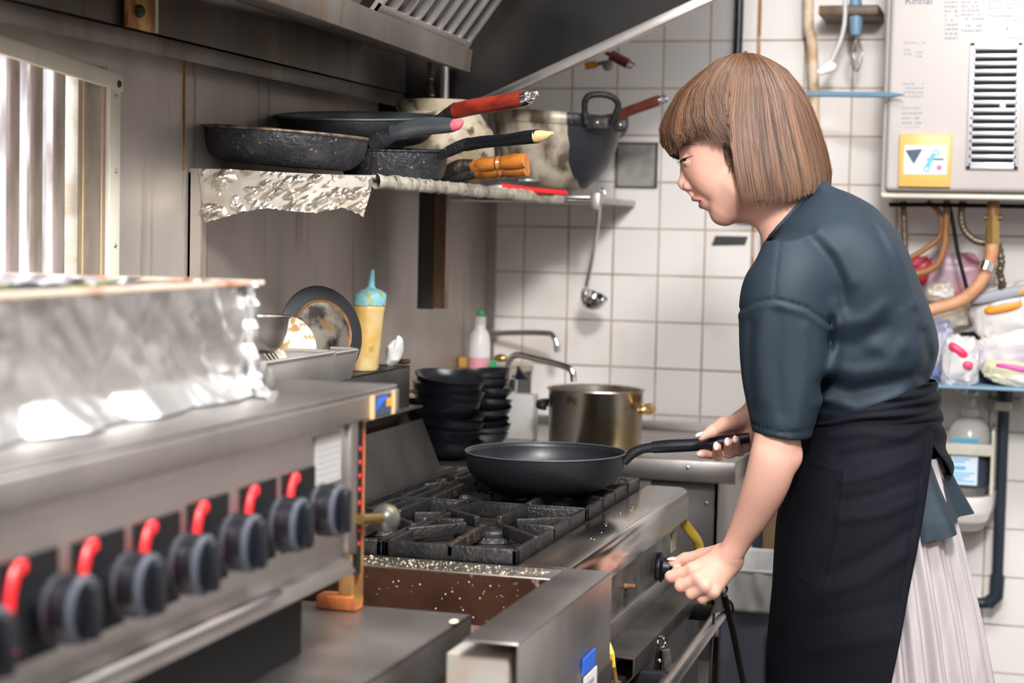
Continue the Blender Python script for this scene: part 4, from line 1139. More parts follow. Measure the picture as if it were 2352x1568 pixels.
# ================================================================== frying pan in her hand
fc = at(1253, 1037, Y=2.765)
F_ = thing('frying_pan', 'black frying pan on the stove held by the cook\'s right hand', 'frying pan', (fc.x, fc.y, ZT + .022))
hh = fc.z - (ZT + .0225)
MF = rotm(0, -.6, 0)
pan_body(fc, .128, .078, hh, MF, 'pan_new', 'pan_in', F_, m_lip='pan_grey', lip=.0022, curve=2.3)
pts = [at(1432, 1062, Y=2.775), at(1452, 1042, Y=2.778), at(1478, 1030, Y=2.78), at(1520, 1026, Y=2.782)]
G().tube(bez(pts, 5), lerp_list([.007, .008, .0075, .0085], 16), 14, flat=1.3).build('handle_neck', 'pan_new', F_)
pts = [at(1498, 1027, Y=2.781), at(1540, 1024, Y=2.783), at(1600, 1021, Y=2.786), at(1660, 1014, Y=2.79), at(1722, 1004, Y=2.795)]
G().tube(bez(pts, 5), lerp_list([.0095, .0105, .0100, .0098, .0075], 21), 18, flat=1.15).build('handle', 'plastic_black', F_)

# tongs hanging on the oven handle
tg = thing('tongs', 'shiny steel tongs with ring hanging before the oven door', 'tongs', at(1530, 1568, X=.70))
rg = [at(1519 + 8.5 * math.cos(a), 1474 + 13 * math.sin(a), X=.716) for a in [2 * PI * i / 20 for i in range(20)]]
G().tube(rg, .0016, 8, closed=True).build('ring', 'chrome', tg)
g = G()
pA, pB, pC, pD = at(1523, 1494, X=.718), at(1539, 1490, X=.718), at(1556, 1610, X=.722), at(1534, 1614, X=.722)
g.prism([pA, pB, pC, pD], (-.003, .003, 0)); g.build('arm', 'steel', tg, bevel=.001)
pA, pB, pC, pD = at(1512, 1488, X=.712), at(1521, 1496, X=.714), at(1522, 1568, X=.705), at(1500, 1560, X=.700)
g = G(); g.prism([pA, pB, pC, pD], (-.003, .002, 0)); ar = g.build('arm', 'steel_dark', tg, bevel=.001)
G().sphere(at(1514, 1517, X=.716), .003, 10, (1, .6, 1)).build('rivet', 'chrome', ar)
tg = thing('tongs', 'dark long-armed tongs hanging at the far end of the oven handle', 'tongs', at(1690, 1560, X=.745))
rg = [at(1661 + 9 * math.cos(a), 1352 + 10 * math.sin(a), X=.745) for a in [2 * PI * i / 20 for i in range(20)]]
G().tube(rg, .0022, 8, closed=True).build('ring', 'steel_dark', tg)
g = G(); g.prism([at(1654, 1362, X=.745), at(1668, 1362, X=.745), at(1662, 1405, X=.745), at(1634, 1410, X=.745)], (-.003, .003, 0)); g.build('head', 'steel_dark', tg, bevel=.001)
G().tube([at(1663, 1366, X=.748), at(1684, 1450, X=.75), at(1712, 1590, X=.752)], .0032, 8, flat=1.8).build('arm', 'steel_dark', tg)
G().tube([at(1640, 1405, X=.742), at(1636, 1480, X=.742), at(1628, 1590, X=.742)], .002, 8, flat=1.8).build('arm', 'steel_dark', tg)
tag(G().tube(bez([at(1668, 1375, X=.73), at(1680, 1385, X=.73), at(1684, 1405, X=.735), at(1680, 1418, X=.735)], 5), .0025, 8).build('hook', 'black'), 'black curved hook behind the dark long-armed tongs', 'hook')

# yellow gas hose at the stove's far end
tag(G().tube(bez([at(1570, 1200, Y=3.06), at(1592, 1228, Y=3.07), at(1604, 1250, Y=3.09), at(1610, 1300, Y=3.12), at(1611, 1420, Y=3.14)], 6), .0085, 14).build('gas_hose', 'yellow'), 'thick yellow gas hose curving down at the stove\'s far corner', 'hose')
# dark board and posts in the corner behind the hand
q = at(1778, 1150, Y=3.6)
tag(G().box(at(1728, 1200, Y=3.6).x, at(1748, 1200, Y=3.6).x, 3.60, 3.63, .3, .86).build('post', mat('navy_post', (.03, .045, .07), .4)), 'dark navy post standing behind the cook\'s forearm', 'post')
tag(G().box(at(1752, 1200, Y=3.6).x, at(1786, 1200, Y=3.6).x, 3.60, 3.64, .3, .86).build('wooden_board', 'wood_dark', bevel=.002), 'grimy wooden board behind the cook\'s forearm', 'board')
cp = at(1743, 1288, Y=3.55)
cn = thing('container', 'dark container with a yellow cap behind the cook\'s wrist', 'container', (cp.x, 3.55, cp.z - .12))
G().lathe([(0, 0), (.03, 0), (.03, .09), (.016, .105), (.016, .112), (0, .112)], (cp.x, 3.55, cp.z - .12), 20).build('container_body', 'black', cn)
G().lathe([(0, 0), (.0155, 0), (.0155, .026), (0, .027)], (cp.x, 3.55, cp.z - .012), 20).build('cap', mat('pale_yellow_cap', (.78, .62, .25), .4), cn)
# bin with a clear bag
bn = thing('waste_bin', 'pale bin lined with a clear plastic bag behind the oven handle', 'bin', (at(1740, 1400, Y=3.36).x, 3.36, 0))
bx0, bx1 = at(1636, 1310, Y=3.26).x, at(1880, 1310, Y=3.26).x; bz = at(1730, 1312, Y=3.26).z
g = G(); g.box(bx0 + .012, bx1 - .012, 3.27, 3.50, .02, bz - .07); g.build('bin_body', mat('grey_blue_bin', (.12, .13, .16), .3, 0, (.22, .23, .26), 9, (1, 1, .5), .5, .7), bn, bevel=.01)
def bagf(u, v):
    a = u * 2 * PI
    x = (bx0 + bx1) / 2 + (bx1 - bx0) / 2 * max(-1, min(1, 1.25 * math.cos(a))); y = 3.385 + .125 * max(-1, min(1, 1.25 * math.sin(a)))
    z = bz - v * .075
    q = .006 * mnoise.noise((x * 40, y * 40, z * 18))
    return (x + q, y + q - .006 * v, z)
G().grid(bagf, 120, 12, wrap=True).build('bag_rim', mat('milky_plastic_film', (.66, .66, .64), .25, 0, (.52, .51, .49), 25, (1, 1, .4)), bn, ang=40, solid=.001)
G().tube([(bx0, 3.26, bz), (bx1, 3.26, bz)], .004, 8).build('rim_edge', 'bottle_clear', bn)
p = at(1776, 1490, Y=3.268); G().box(p.x - .012, p.x + .02, 3.265, 3.269, p.z - .09, p.z + .03).build('blue_print', 'blue', bn)

# ================================================================== right: water heater, pipes, shelf, soap, hand basin
YH = 3.62
hl = at(2024, 300, Y=YH).x; hb = at(2180, 447, Y=YH).z
wh = thing('water_heater', 'white wall-mounted gas water heater with slotted vent and amber control panel', 'water heater', (1.08, 3.78, hb - .01))
G().box(hl, 1.40, YH + .022, YB - .001, hb - .006, 2.1).build('case', 'white_heater', wh, bevel=.006)
G().box(hl + .010, 1.39, YH, YH + .022, hb + .006, 2.09).build('front_panel', 'white_heater', wh, bevel=.010, seg=4)
G().box(hl + .002, 1.40, YH + .014, YH + .03, hb - .008, hb + .003).build('lower_flange', 'cream', wh, bevel=.004)
HX = V((1, 0, 0)); HZ = V((0, 0, 1))
v0, v1 = at(2218, 389, Y=YH), at(2346, 98, Y=YH)
vx0, vx1, vz0, vz1 = v0.x, v1.x + .003, v0.z, v1.z
# vent: bright frame with slots, dark behind
G().box(vx0 + .006, vx1 - .006, YH - .0015, YH - .0005, vz0 + .006, vz1 - .006).build('vent_dark', 'black', wh)
vf = G()
ns = 15; pit = (vz1 - vz0 - .020) / ns
for i in range(ns + 1):
    zc = vz0 + .010 + i * pit
    vf.box(vx0 + .004, vx1 - .004, YH - .006, YH - .0016, zc - pit * .27, zc + pit * .27)
vf.box(vx0, vx0 + .010, YH - .006, YH - .0016, vz0, vz1); vf.box(vx1 - .010, vx1, YH - .006, YH - .0016, vz0, vz1)
vf.box(vx0, vx1, YH - .006, YH - .0016, vz0, vz0 + .008); vf.box(vx0, vx1, YH - .006, YH - .0016, vz1 - .008, vz1)
zc = vz0 + .010 + 7.5 * pit; xm = vx0 + (vx1 - vx0) * .66
vf.box(xm - .006, xm + .006, YH - .006, YH - .0016, zc - pit * .5, zc + pit * .5)
vf.build('vent_grille', mat('polished_vent', (.70, .69, .71), .2, .5), wh, bevel=.0015)
c0, c1 = at(2063, 429, Y=YH), at(2187, 309, Y=YH)
cpn = G().box(c0.x, c1.x, YH - .008, YH + .001, c0.z, c1.z).build('control_panel', 'amber', wh, bevel=.002)
i0, i1 = at(2075, 400, Y=YH - .008), at(2176, 334, Y=YH - .008)
G().box(i0.x, i1.x, YH - .0088, YH - .0078, i0.z, i1.z).build('inset', 'white', cpn)
tr = [at(2079, 345, Y=YH - .009), at(2119, 342, Y=YH - .009), at(2099, 377, Y=YH - .009)]
G().prism(tr, (0, -.0004, 0)).build('triangle_print', 'navy', cpn)
for (px, py) in ((2150, 350), (2128, 388)):
    G().lathe([(.0035, 0), (.0065, 0), (.0065, .0005), (.0035, .0005)], at(px, py, Y=YH - .0090), 24, Matrix.Rotation(PI / 2, 3, 'X'), close=True).build('ring_print', 'cyan', cpn)
G().prism([at(2140, 352, Y=YH - .009), at(2148, 358, Y=YH - .009), at(2134, 386, Y=YH - .009), at(2124, 382, Y=YH - .009)], (0, -.0004, 0)).build('stripe_print', 'cyan', cpn)
G().box(at(2130, 366, Y=YH).x, at(2168, 366, Y=YH).x, YH - .0092, YH - .0088, at(2130, 368, Y=YH).z, at(2130, 364, Y=YH).z).build('bar_print', 'navy', cpn)
G().lathe([(0, 0), (.0052, 0), (.0052, .0005), (0, .0005)], at(2157, 385, Y=YH - .0089), 24, Matrix.Rotation(PI / 2, 3, 'X')).build('dot_print', 'magenta', cpn)
a0 = at(2078, 10, Y=YH - .0006)
text_mesh('brand_print', 'Rinnai', .0215, a0, HX, HZ, 'dark_text', wh, .0003)
# blurred notices: rows of small print and pictograms
random.seed(21)
def notice(px0, px1, py0, py1, rows_, m='grey_text'):
    g = G()
    for r in range(rows_):
        py = py0 + (py1 - py0) * (r + .5) / rows_
        x = px0
        while x < px1 - 3:
            w = random.uniform(3, 9)
            if random.random() < .78:
                a, b_ = at(x, py, Y=YH - .0006), at(min(px1, x + w), py - (py1 - py0) / rows_ * .45, Y=YH - .0006)
                g.box(a.x, b_.x, YH - .0008, YH - .0002, a.z, b_.z)
            x += w + random.uniform(1, 3)
    g.build('small_print', m, wh, smooth=False)
notice(2170, 2200, 2, 95, 9); notice(2208, 2262, 2, 50, 5); notice(2270, 2350, 0, 24, 3); notice(2208, 2255, 56, 78, 2); notice(2275, 2345, 34, 52, 2)
notice(2075, 2125, 96, 103, 1); notice(2076, 2095, 112, 140, 3); notice(2103, 2120, 118, 136, 2); notice(2076, 2084, 168, 178, 1); notice(2075, 2122, 190, 228, 4); notice(2072, 2118, 245, 290, 4); notice(2080, 2116, 291, 295, 1)
notice(2310, 2322, 60, 78, 1); notice(2340, 2352, 58, 82, 1); notice(2315, 2350, 85, 92, 1)

# pole, blue rod, brushes left of the heater
pts = [V((at(1862, 0, Y=3.9).x, 3.9, 2.3)), at(1857, 0, Y=3.9), at(1864, 90, Y=3.9), at(1868, 170, Y=3.9), at(1870, 260, Y=3.9), at(1868, 380, Y=3.9), at(1866, 520, Y=3.9), at(1862, 900, Y=3.9)]
tag(G().tube(bez(pts, 8), [.0115 + .0015 * mnoise.noise((i * .5, 0, 0)) for i in range(57)], 12).build('insulated_pipe', 'caulk'), 'yellowed insulated pipe climbing the tiles right of the cook\'s head', 'pipe')
tag(G().tube([at(1800, 214, Y=3.72), at(1850, 216, Y=3.72), at(2045, 218, Y=3.60), at(2076, 218, Y=3.58)], [.005, .0055, .0055, .0015], 8, flat=.7).build('long_stirrer', 'sky'), 'long light blue plastic rod sticking out horizontally beside the cook\'s hair', 'rod')
u = thing('cleaning_brush', 'white-handled brush hanging left of the water heater', 'brush', at(1905, 160, Y=3.8))
G().tube(bez([at(1941, -20, Y=3.8), at(1940, 50, Y=3.8), at(1928, 100, Y=3.8), at(1908, 142, Y=3.8)], 6), .0048, 10).build('handle', 'white', u)
G().prism([at(1905, 138, Y=3.79), at(1922, 148, Y=3.79), at(1918, 160, Y=3.79), at(1885, 172, Y=3.79), at(1872, 164, Y=3.79)], (0, .02, 0)).build('head', 'bottle_clear', u, bevel=.002)
u = thing('whisk', 'light blue handled whisk hanging next to the white brush', 'whisk', at(1966, 160, Y=3.82))
G().tube([at(1964, -30, Y=3.82), at(1966, 30, Y=3.82), at(1966, 80, Y=3.82)], [.009, .0155, .012], 12).build('handle', 'sky', u)
for k in range(3):
    w = 6 + 5 * k
    G().tube(bez([at(1966, 84, Y=3.82), at(1966 + w, 120, Y=3.82 + .004 * k), at(1967, 165, Y=3.82), at(1966 - w, 120, Y=3.82 - .004 * k), at(1966, 86, Y=3.82)], 6), .0011, 6).build('wire_loop', 'chrome', u)
x0_, x1_ = at(1880, 30, Y=3.8).x, at(2018, 30, Y=3.8).x; z_ = at(1950, 34, Y=3.8).z
us = thing('upper_shelf', 'dark brown stained shelf above the hanging brushes', 'shelf', ((x0_ + x1_) / 2, 3.85, z_))
G().box(x0_, x1_, 3.80, 3.95, z_, z_ + .02).build('board', 'wood_dark', us, bevel=.002)

# pipes under the heater
zb2 = hb - .012
tag(G().tube([at(2042, 470, Y=3.72), at(2130, 470, Y=3.72), at(2352, 474, Y=3.72), at(2400, 476, Y=3.72)], .0042, 8).build('support_bar', 'black'), 'thin black bar running under the water heater', 'bar')
def hose(nm, pts, r, m, lab, flex=0, Y_=3.75):
    P_ = bez([at(a, b_, Y=Y_ + (c[0] if c else 0)) for (a, b_, *c) in pts], 8)
    rr_ = [r * (1 + flex * math.sin(i * 2.4)) for i in range(len(P_))]
    tag(G().tube(P_, rr_, 12).build(nm, m), lab, 'hose')
hose('flex_hose', [(2074, 462), (2076, 500), (2078, 560), (2080, 600), (2090, 660)], .0065, 'flex', 'ribbed hose hanging straight down under the heater\'s left end', .14)
hose('brown_hose', [(2130, 462), (2158, 490), (2160, 540), (2120, 575), (2080, 600), (2060, 640)], .0055, 'hose_br', 'thin brown hose bending left under the heater')
hose('brown_hose', [(2175, 460), (2172, 530), (2168, 570), (2150, 610), (2110, 628), (2080, 625)], .0075, 'hose_br', 'thicker brown looping hose under the heater', 0, 3.74)
hose('dark_cable', [(2180, 470), (2190, 520), (2200, 580), (2215, 640), (2225, 680)], .0042, 'black', 'thin dark cable hanging over the pink cloth')
hose('curved_flex_hose', [(2212, 462), (2208, 500), (2216, 530), (2240, 552), (2270, 558)], .0072, 'flex', 'dark ribbed hose curving into the copper fitting', .1, 3.73)
hose('tan_hose', [(2279, 560), (2276, 590), (2262, 630), (2236, 668), (2200, 693), (2150, 708), (2110, 722)], .0128, 'hose', 'thick tan foam-covered hose curving down to the left', 0, 3.70)
hose('right_flex_hose', [(2292, 560), (2300, 600), (2296, 625), (2302, 650), (2300, 665)], .0075, 'flex', 'short ribbed hose right of the thick tan hose', .2, 3.72)
p = at(2279, 520, Y=3.70)
vf_ = thing('valve_fitting', 'brass and copper valve fitting where the tan hose starts', 'valve', at(2279, 560, Y=3.70))
G().tube([at(2282, 462, Y=3.70), at(2281, 505, Y=3.70)], .012, 16).build('copper_pipe', 'hose_br', vf_)
G().tube([at(2280, 495, Y=3.70), at(2279, 560, Y=3.70)], .0135, 8).build('nut', 'brass', vf_)
G().tube([at(2262, 500, Y=3.70), at(2300, 500, Y=3.70)], .006, 10).build('valve_arm', 'flex', vf_)
tag(G().tube([at(2268, 604, Y=3.695), at(2262, 622, Y=3.69)], .0142, 14).build('foil_band', 'chrome'), 'silver tape band wrapped round the thick tan hose', 'band')

# shelf with packages
ys0, ys1 = 3.66, YB - .002
zsf = at(2240, 888, Y=ys0).z
rs = thing('plastic_shelf', 'pale blue edged shelf on a black pipe post, loaded with packages', 'shelf', (1.15, 3.8, zsf - .02))
G().box(.99, 1.42, ys0, ys1, zsf - .006, zsf).build('board', 'sky', rs, bevel=.002)
def bag(nm, px0, px1, py0, py1, Y_, th, m, lab, cat, tilt=0, amp=.08, parts=()):
    a, b_ = at(px0, py1, Y=Y_), at(px1, py0, Y=Y_)
    cx, cz_ = (a.x + b_.x) / 2, (a.z + b_.z) / 2; hx_, hz_ = (b_.x - a.x) / 2, (b_.z - a.z) / 2
    t = thing(nm, lab, cat, (cx, Y_ + th / 2, cz_ - hz_))
    g = G().sphere((0, 0, 0), 1, 36)
    M_ = Matrix.Rotation(math.radians(tilt), 3, 'Y')
    for v in g.bm.verts:
        q = v.co.copy()
        q = V(tuple(math.copysign(abs(k) ** .62, k) for k in q))
        n_ = mnoise.noise(q * 2.1 + V((px0 * .1, 0, 0))) * amp * 2.6 + abs(mnoise.noise(q * 5 + V((px1 * .1, 0, 0)))) * amp * 2 + abs(mnoise.noise(q * 11 + V((px1 * .1, 3, 0)))) * amp
        q = V((q.x * hx_, q.y * th / 2, q.z * hz_)) * (1 + n_)
        v.co = V((cx, Y_ + th / 2, cz_)) + M_ @ q
    g.build('wrapper', m, t, ang=28)
    for (pn, ax, az, wx, wz, pm, ptilt) in parts:
        gg = G().sphere((0, 0, 0), 1, 12)
        M2 = Matrix.Rotation(math.radians(tilt + ptilt), 3, 'Y')
        for v in gg.bm.verts:
            q = V(tuple(math.copysign(abs(k) ** .7, k) for k in v.co))
            v.co = V((cx, Y_ + th * .03, cz_)) + M_ @ V((ax * hx_, 0, az * hz_)) + M2 @ V((q.x * wx * hx_, q.y * th * .14, q.z * wz * hz_))
        gg.build(pn, pm, t, ang=50)
    return t
def two(n_, a, b_, s=30, lo=.45, hi=.6): return mat(n_, a, .35, 0, b_, s, (1, 1, 1), lo, hi, bump=.4, bscale=30)
bag('cloth_bag', 2090, 2260, 585, 690, 3.86, .05, two('pink_film', (.55, .38, .46), (.58, .20, .26), 12), 'crumpled pink translucent plastic bag at the back of the shelf', 'bag', 0, .06)
bag('red_packet', 2075, 2135, 590, 650, 3.83, .03, two('crimson_packet', (.62, .02, .06), (.35, .02, .04)), 'crimson packet behind the cook\'s shoulder', 'packet', 10, .05)
bag('snack_packet', 2125, 2190, 650, 690, 3.78, .05, two('silver_tan', (.42, .34, .27), (.60, .57, .55)), 'silvery wrapped packet lying under the thick tan hose', 'packet', -8, .06)
bag('paper_parcel', 2120, 2235, 700, 760, 3.78, .08, two('manila', (.55, .38, .20), (.62, .56, .46), 10), 'tan paper parcel lying left of the large white packet', 'parcel', -10, .04)
bag('tan_block', 2165, 2240, 770, 815, 3.80, .06, two('kraft', (.55, .38, .20), (.40, .28, .16), 10), 'brown kraft block beneath the tan paper parcel', 'parcel', -5, .04)
bag('flour_packet', 2232, 2420, 655, 790, 3.72, .09, two('white_film', (.60, .56, .53), (.50, .48, .48), 8), 'large white packet with orange and black print on the shelf', 'packet', -14, .05,
    (('grey_top_print', -.1, .72, .9, .2, 'grey_text', 0), ('orange_print', -.18, .30, .5, .16, 'orange', 0), ('white_print', -.1, .44, .42, .10, 'white', 0), ('black_print', -.12, .42, .34, .035, 'dark_text', 0), ('orange_corner', .45, .68, .3, .12, 'orange', 0)))
bag('white_parcel', 2240, 2430, 760, 850, 3.71, .08, two('white_film_b', (.58, .55, .54), (.42, .39, .43), 10), 'white plastic parcel lying under the large white packet', 'parcel', -16, .05, (('violet_mark', -.3, -.45, .14, .1, mat('violet_ink', (.22, .18, .50), .5), 0),))
bag('pink_yellow_packet', 2262, 2430, 838, 888, 3.69, .06, two('cream_film', (.58, .54, .38), (.64, .60, .50), 10), 'cream packet with hot pink stripe at the shelf front', 'packet', 8, .05, (('pink_stripe', .05, .55, .8, .22, mat('hot_pink', (.85, .08, .35), .4), 0),))
bag('orange_packet', 2290, 2420, 805, 850, 3.73, .05, two('peach_film', (.55, .34, .22), (.60, .50, .44), 10), 'peach coloured wrapped packet above the hot pink striped packet', 'packet', 0, .05)
bag('violet_bag', 2100, 2185, 735, 870, 3.76, .06, two('violet_film', (.48, .46, .58), (.22, .24, .45), 16), 'pale violet plastic bag beside the cook\'s back', 'bag', 5, .07)
bag('white_red_bag', 2160, 2248, 780, 893, 3.67, .07, two('white_bag', (.60, .58, .58), (.48, .46, .48), 12), 'white plastic bag with bright red markings at the shelf front', 'bag', 0, .07,
    (('red_mark', -.10, .55, .62, .17, mat('scarlet', (.80, .03, .10), .35), 35), ('red_mark', .45, -.02, .3, .16, mat('scarlet_b', (.80, .06, .14), .35), 8)))
bag('black_pouch', 2200, 2250, 765, 815, 3.74, .05, 'black', 'small black pouch between the white parcels', 'pouch', 0, .05)
bag('lilac_pouch', 2215, 2265, 790, 850, 3.71, .05, two('lilac_film', (.42, .37, .46), (.56, .52, .58)), 'small lilac pouch right of the white and red bag', 'pouch', 0, .05)
bag('navy_tray', 2236, 2300, 840, 892, 3.76, .06, 'navy', 'dark navy box at the back under the cream packet', 'box', 0, .02)

# black pipe post with bracket
pt_ = [at(2308, 872, Y=3.90), at(2306, 930, Y=3.90), at(2298, 1150, Y=3.90), at(2290, 1350, Y=3.90), at(2286, 1376, Y=3.90), at(2268, 1384, Y=3.90), at(2210, 1386, Y=3.90), at(2180, 1386, Y=3.90)]
pi = thing('drain_pipe', 'dark navy vertical pipe with elbow beside the hand basin', 'pipe', at(2290, 1386, Y=3.90))
pipe_m = mat('dark_navy_pipe', (.018, .025, .04), .35)
G().tube(pt_, .0118, 16).build('pipe_run', pipe_m, pi)
G().tube([at(2309, 868, Y=3.90), at(2307, 928, Y=3.90)], .0155, 16).build('coupling', pipe_m, pi)
G().tube([at(2291, 1320, Y=3.90), at(2288, 1368, Y=3.90), at(2268, 1386, Y=3.90)], .0155, 16).build('elbow', pipe_m, pi)
p = at(2304, 932, Y=3.89)
bk = thing('pipe_bracket', 'cream pipe clamp screwed over the dark navy pipe', 'bracket', p)
G().box(p.x - .036, p.x + .036, 3.93, 3.953 - .001, p.z - .012, p.z + .012).build('base', 'cream', bk, bevel=.002)
G().box(p.x - .017, p.x + .017, 3.880, 3.93, p.z - .010, p.z + .010).build('clamp', 'cream', bk, bevel=.003)
# soap dispenser in holder
sp = at(2222, 1118, Y=3.86)
so = thing('soap_dispenser', 'clear pump soap bottle with blue and white label in a cream holder', 'soap dispenser', (sp.x, 3.87, sp.z))
S_ = .00091
G().lathe([(0, 0), (.040, .001), (.044, .006), (.044, .09)], (sp.x, 3.87, sp.z), 32).build('dark_liquid', mat('dark_soap', (.05, .06, .09), .2), so)
G().lathe([(.0445, .09), (.0445, .105), (.040, .125), (.028, .143), (.014, .150), (0, .150)], (sp.x, 3.87, sp.z), 32).build('bottle_body', mat('grey_clear_plastic', (.50, .49, .46), .2), so)
G().lathe([(0, .148), (.018, .148), (.018, .163), (.012, .168), (.010, .185), (.006, .186), (.006, .20), (0, .20)], (sp.x, 3.87, sp.z), 24).build('pump', 'white', so)
G().tube([(sp.x - .012, 3.87, sp.z + .196), (sp.x + .012, 3.85, sp.z + .196)], .006, 10).build('pump_head', 'white', so)
l0, l1 = at(2182, 1112, Y=3.82), at(2248, 1008, Y=3.82)
lab_ = G().box(l0.x, l1.x, 3.822, 3.826, l0.z, l1.z).build('label', mat('pale_blue_label', (.62, .72, .80), .5), so, bevel=.001)
zA, zB = at(2200, 1025, Y=3.82).z, at(2200, 1006, Y=3.82).z
G().box(l0.x, l1.x, 3.8212, 3.8218, zA, zB).build('blue_band', 'cyan', lab_)
G().box(l0.x + .004, l0.x + .03, 3.8212, 3.8218, at(2200, 1078, Y=3.82).z, at(2200, 1070, Y=3.82).z).build('blue_bar', 'cyan', lab_)
g = G()
for i, py in enumerate((1046, 1054, 1060, 1086, 1092, 1098, 1104)):
    z = at(2200, py, Y=3.82).z; g.box(l0.x + .004, l1.x - .006 - .01 * (i % 3), 3.8213, 3.8218, z - .0012, z + .0012)
g.build('print_lines', 'cyan', lab_)
h0_, h1_ = at(2164, 1043, Y=3.81), at(2280, 1022, Y=3.81)
G().box(h0_.x, h1_.x, 3.812, 3.818, h0_.z, h1_.z).build('holder_band', 'cream', so, bevel=.002)
G().box(h1_.x - .003, h1_.x + .004, 3.812, 3.952, h0_.z - .08, h1_.z + .03).build('holder_side', 'cream', so, bevel=.002)
# hand basin
hb0 = at(2205, 1140, Y=3.80)
bs = thing('hand_basin', 'small white wall-hung hand basin with a brass drain', 'basin', (hb0.x, 3.85, at(2205, 1240, Y=3.8).z))
zt_, zbm = at(2240, 1150, Y=3.72).z, at(2240, 1238, Y=3.72).z
def basf(u, v):
    a = -PI * u; k = [1, 1, .97, .88, .70, .0][min(5, int(v * 5.999))]
    prof_z = [zt_, zt_ - .012, zt_ - .035, zt_ - .055, zbm, zbm]
    i = v * 5; i0 = min(4, int(i)); f = i - i0
    ks = [1.0, 1.0, .98, .92, .74, .0]
    kk = ks[i0] * (1 - f) + ks[i0 + 1] * f; z = prof_z[i0] * (1 - f) + prof_z[i0 + 1] * f
    return (1.062 + .082 * kk * math.copysign(abs(math.cos(a)) ** .6, math.cos(a)), 3.952 - .19 * kk * abs(math.sin(a)) ** .6, z)
g = G().grid(basf, 60, 26)
ring = [V(basf(i / 59, 0)) for i in range(60)]; inn = [V((1.062 + (p.x - 1.062) * .86, 3.952 + (p.y - 3.952) * .90, zt_ - .002)) for p in ring]; inn2 = [V((1.062 + (p.x - 1.062) * .6, 3.952 + (p.y - 3.952) * .7, zt_ - .03)) for p in ring]
g.raw(ring + inn + inn2, [(i, i + 1, 61 + i, 60 + i) for i in range(59)] + [(60 + i, 61 + i, 121 + i, 120 + i) for i in range(59)] + [tuple(range(120, 180))])
g.build('bowl', 'porcelain', bs, ang=50)
p = at(2190, 1142, Y=3.86); G().lathe([(0, 0), (.019, 0), (.016, .008), (.009, .010), (.008, .016), (0, .016)], p - V((0, 0, .014)), 24).build('drain', 'brass', bs)
# ================================================================== the cook
def smin(a, b, k):
    h = np.clip(.5 + .5 * (b - a) / k, 0, 1)
    return b * (1 - h) + a * h - k * h * (1 - h)


def rcone(P, a, b, ra, rb):
    a = np.array(a, np.float32); b = np.array(b, np.float32); ab = b - a
    t = np.clip(((P - a) @ ab) / (ab @ ab), 0, 1)
    return np.linalg.norm(P - a - t[..., None] * ab, axis=-1) - (ra + (rb - ra) * t)


def ell(P, c, r, ax=None):
    q = P - np.array(c, np.float32)
    if ax is not None: q = q @ np.array([list(v) for v in ax], np.float32).T
    r = np.array(r, np.float32)
    k0 = np.linalg.norm(q / r, axis=-1); k1 = np.linalg.norm(q / (r * r), axis=-1)
    return k0 * (k0 - 1) / np.maximum(k1, 1e-6)


def surfnet(f, lo, hi, h, chunk=24):
    lo = np.array(lo, float); n = np.ceil((np.array(hi) - lo) / h).astype(int) + 1
    xs = [lo[i] + h * np.arange(n[i]) for i in range(3)]
    Vv = np.empty(tuple(n), np.float32)
    for i in range(0, n[0], chunk):
        Gd = np.stack(np.meshgrid(xs[0][i:i + chunk], xs[1], xs[2], indexing='ij'), -1).astype(np.float32)
        Vv[i:i + chunk] = f(Gd)
    S = Vv < 0
    cnt = np.zeros(tuple(n - 1), np.int8); offs = [(a, b, c) for a in (0, 1) for b in (0, 1) for c in (0, 1)]
    sl = lambda o: tuple(slice(o[i], n[i] - 1 + o[i]) for i in range(3))
    for o in offs: cnt += S[sl(o)]
    cells = np.argwhere((cnt > 0) & (cnt < 8)); m = len(cells)
    ids = -np.ones(tuple(n - 1), np.int64); ids[tuple(cells.T)] = np.arange(m)
    cv = np.stack([Vv[tuple((cells + o).T)] for o in offs], 1)
    acc = np.zeros((m, 3)); w = np.zeros(m)
    for i in range(8):
        for j in range(i + 1, 8):
            d = np.array(offs[j]) - np.array(offs[i])
            if np.abs(d).sum() != 1: continue
            c = (cv[:, i] < 0) != (cv[:, j] < 0)
            t = np.where(c, cv[:, i] / np.where(c, cv[:, i] - cv[:, j], 1), 0)
            acc += c[:, None] * (np.array(offs[i]) + t[:, None] * d); w += c
    vs = lo + h * (cells + acc / w[:, None])
    faces = []
    for ax in range(3):
        a1, a2 = (ax + 1) % 3, (ax + 2) % 3
        s0 = [slice(1, n[i] - 1) for i in range(3)]; s0[ax] = slice(0, n[ax] - 1); s1 = list(s0); s1[ax] = slice(1, n[ax])
        A = S[tuple(s0)]; B = S[tuple(s1)]
        e = np.argwhere(A != B); st_ = A[tuple(e.T)]
        base = e + np.array([0 if i == ax else 1 for i in range(3)])
        q = []
        for (da, db) in ((-1, -1), (0, -1), (0, 0), (-1, 0)):
            o = np.zeros(3, int); o[a1] = da; o[a2] = db
            q.append(ids[tuple((base + o).T)])
        q = np.stack(q, 1)
        q[~st_] = q[~st_][:, ::-1]
        faces.append(q[(q >= 0).all(1)])
    return vs, np.concatenate(faces)


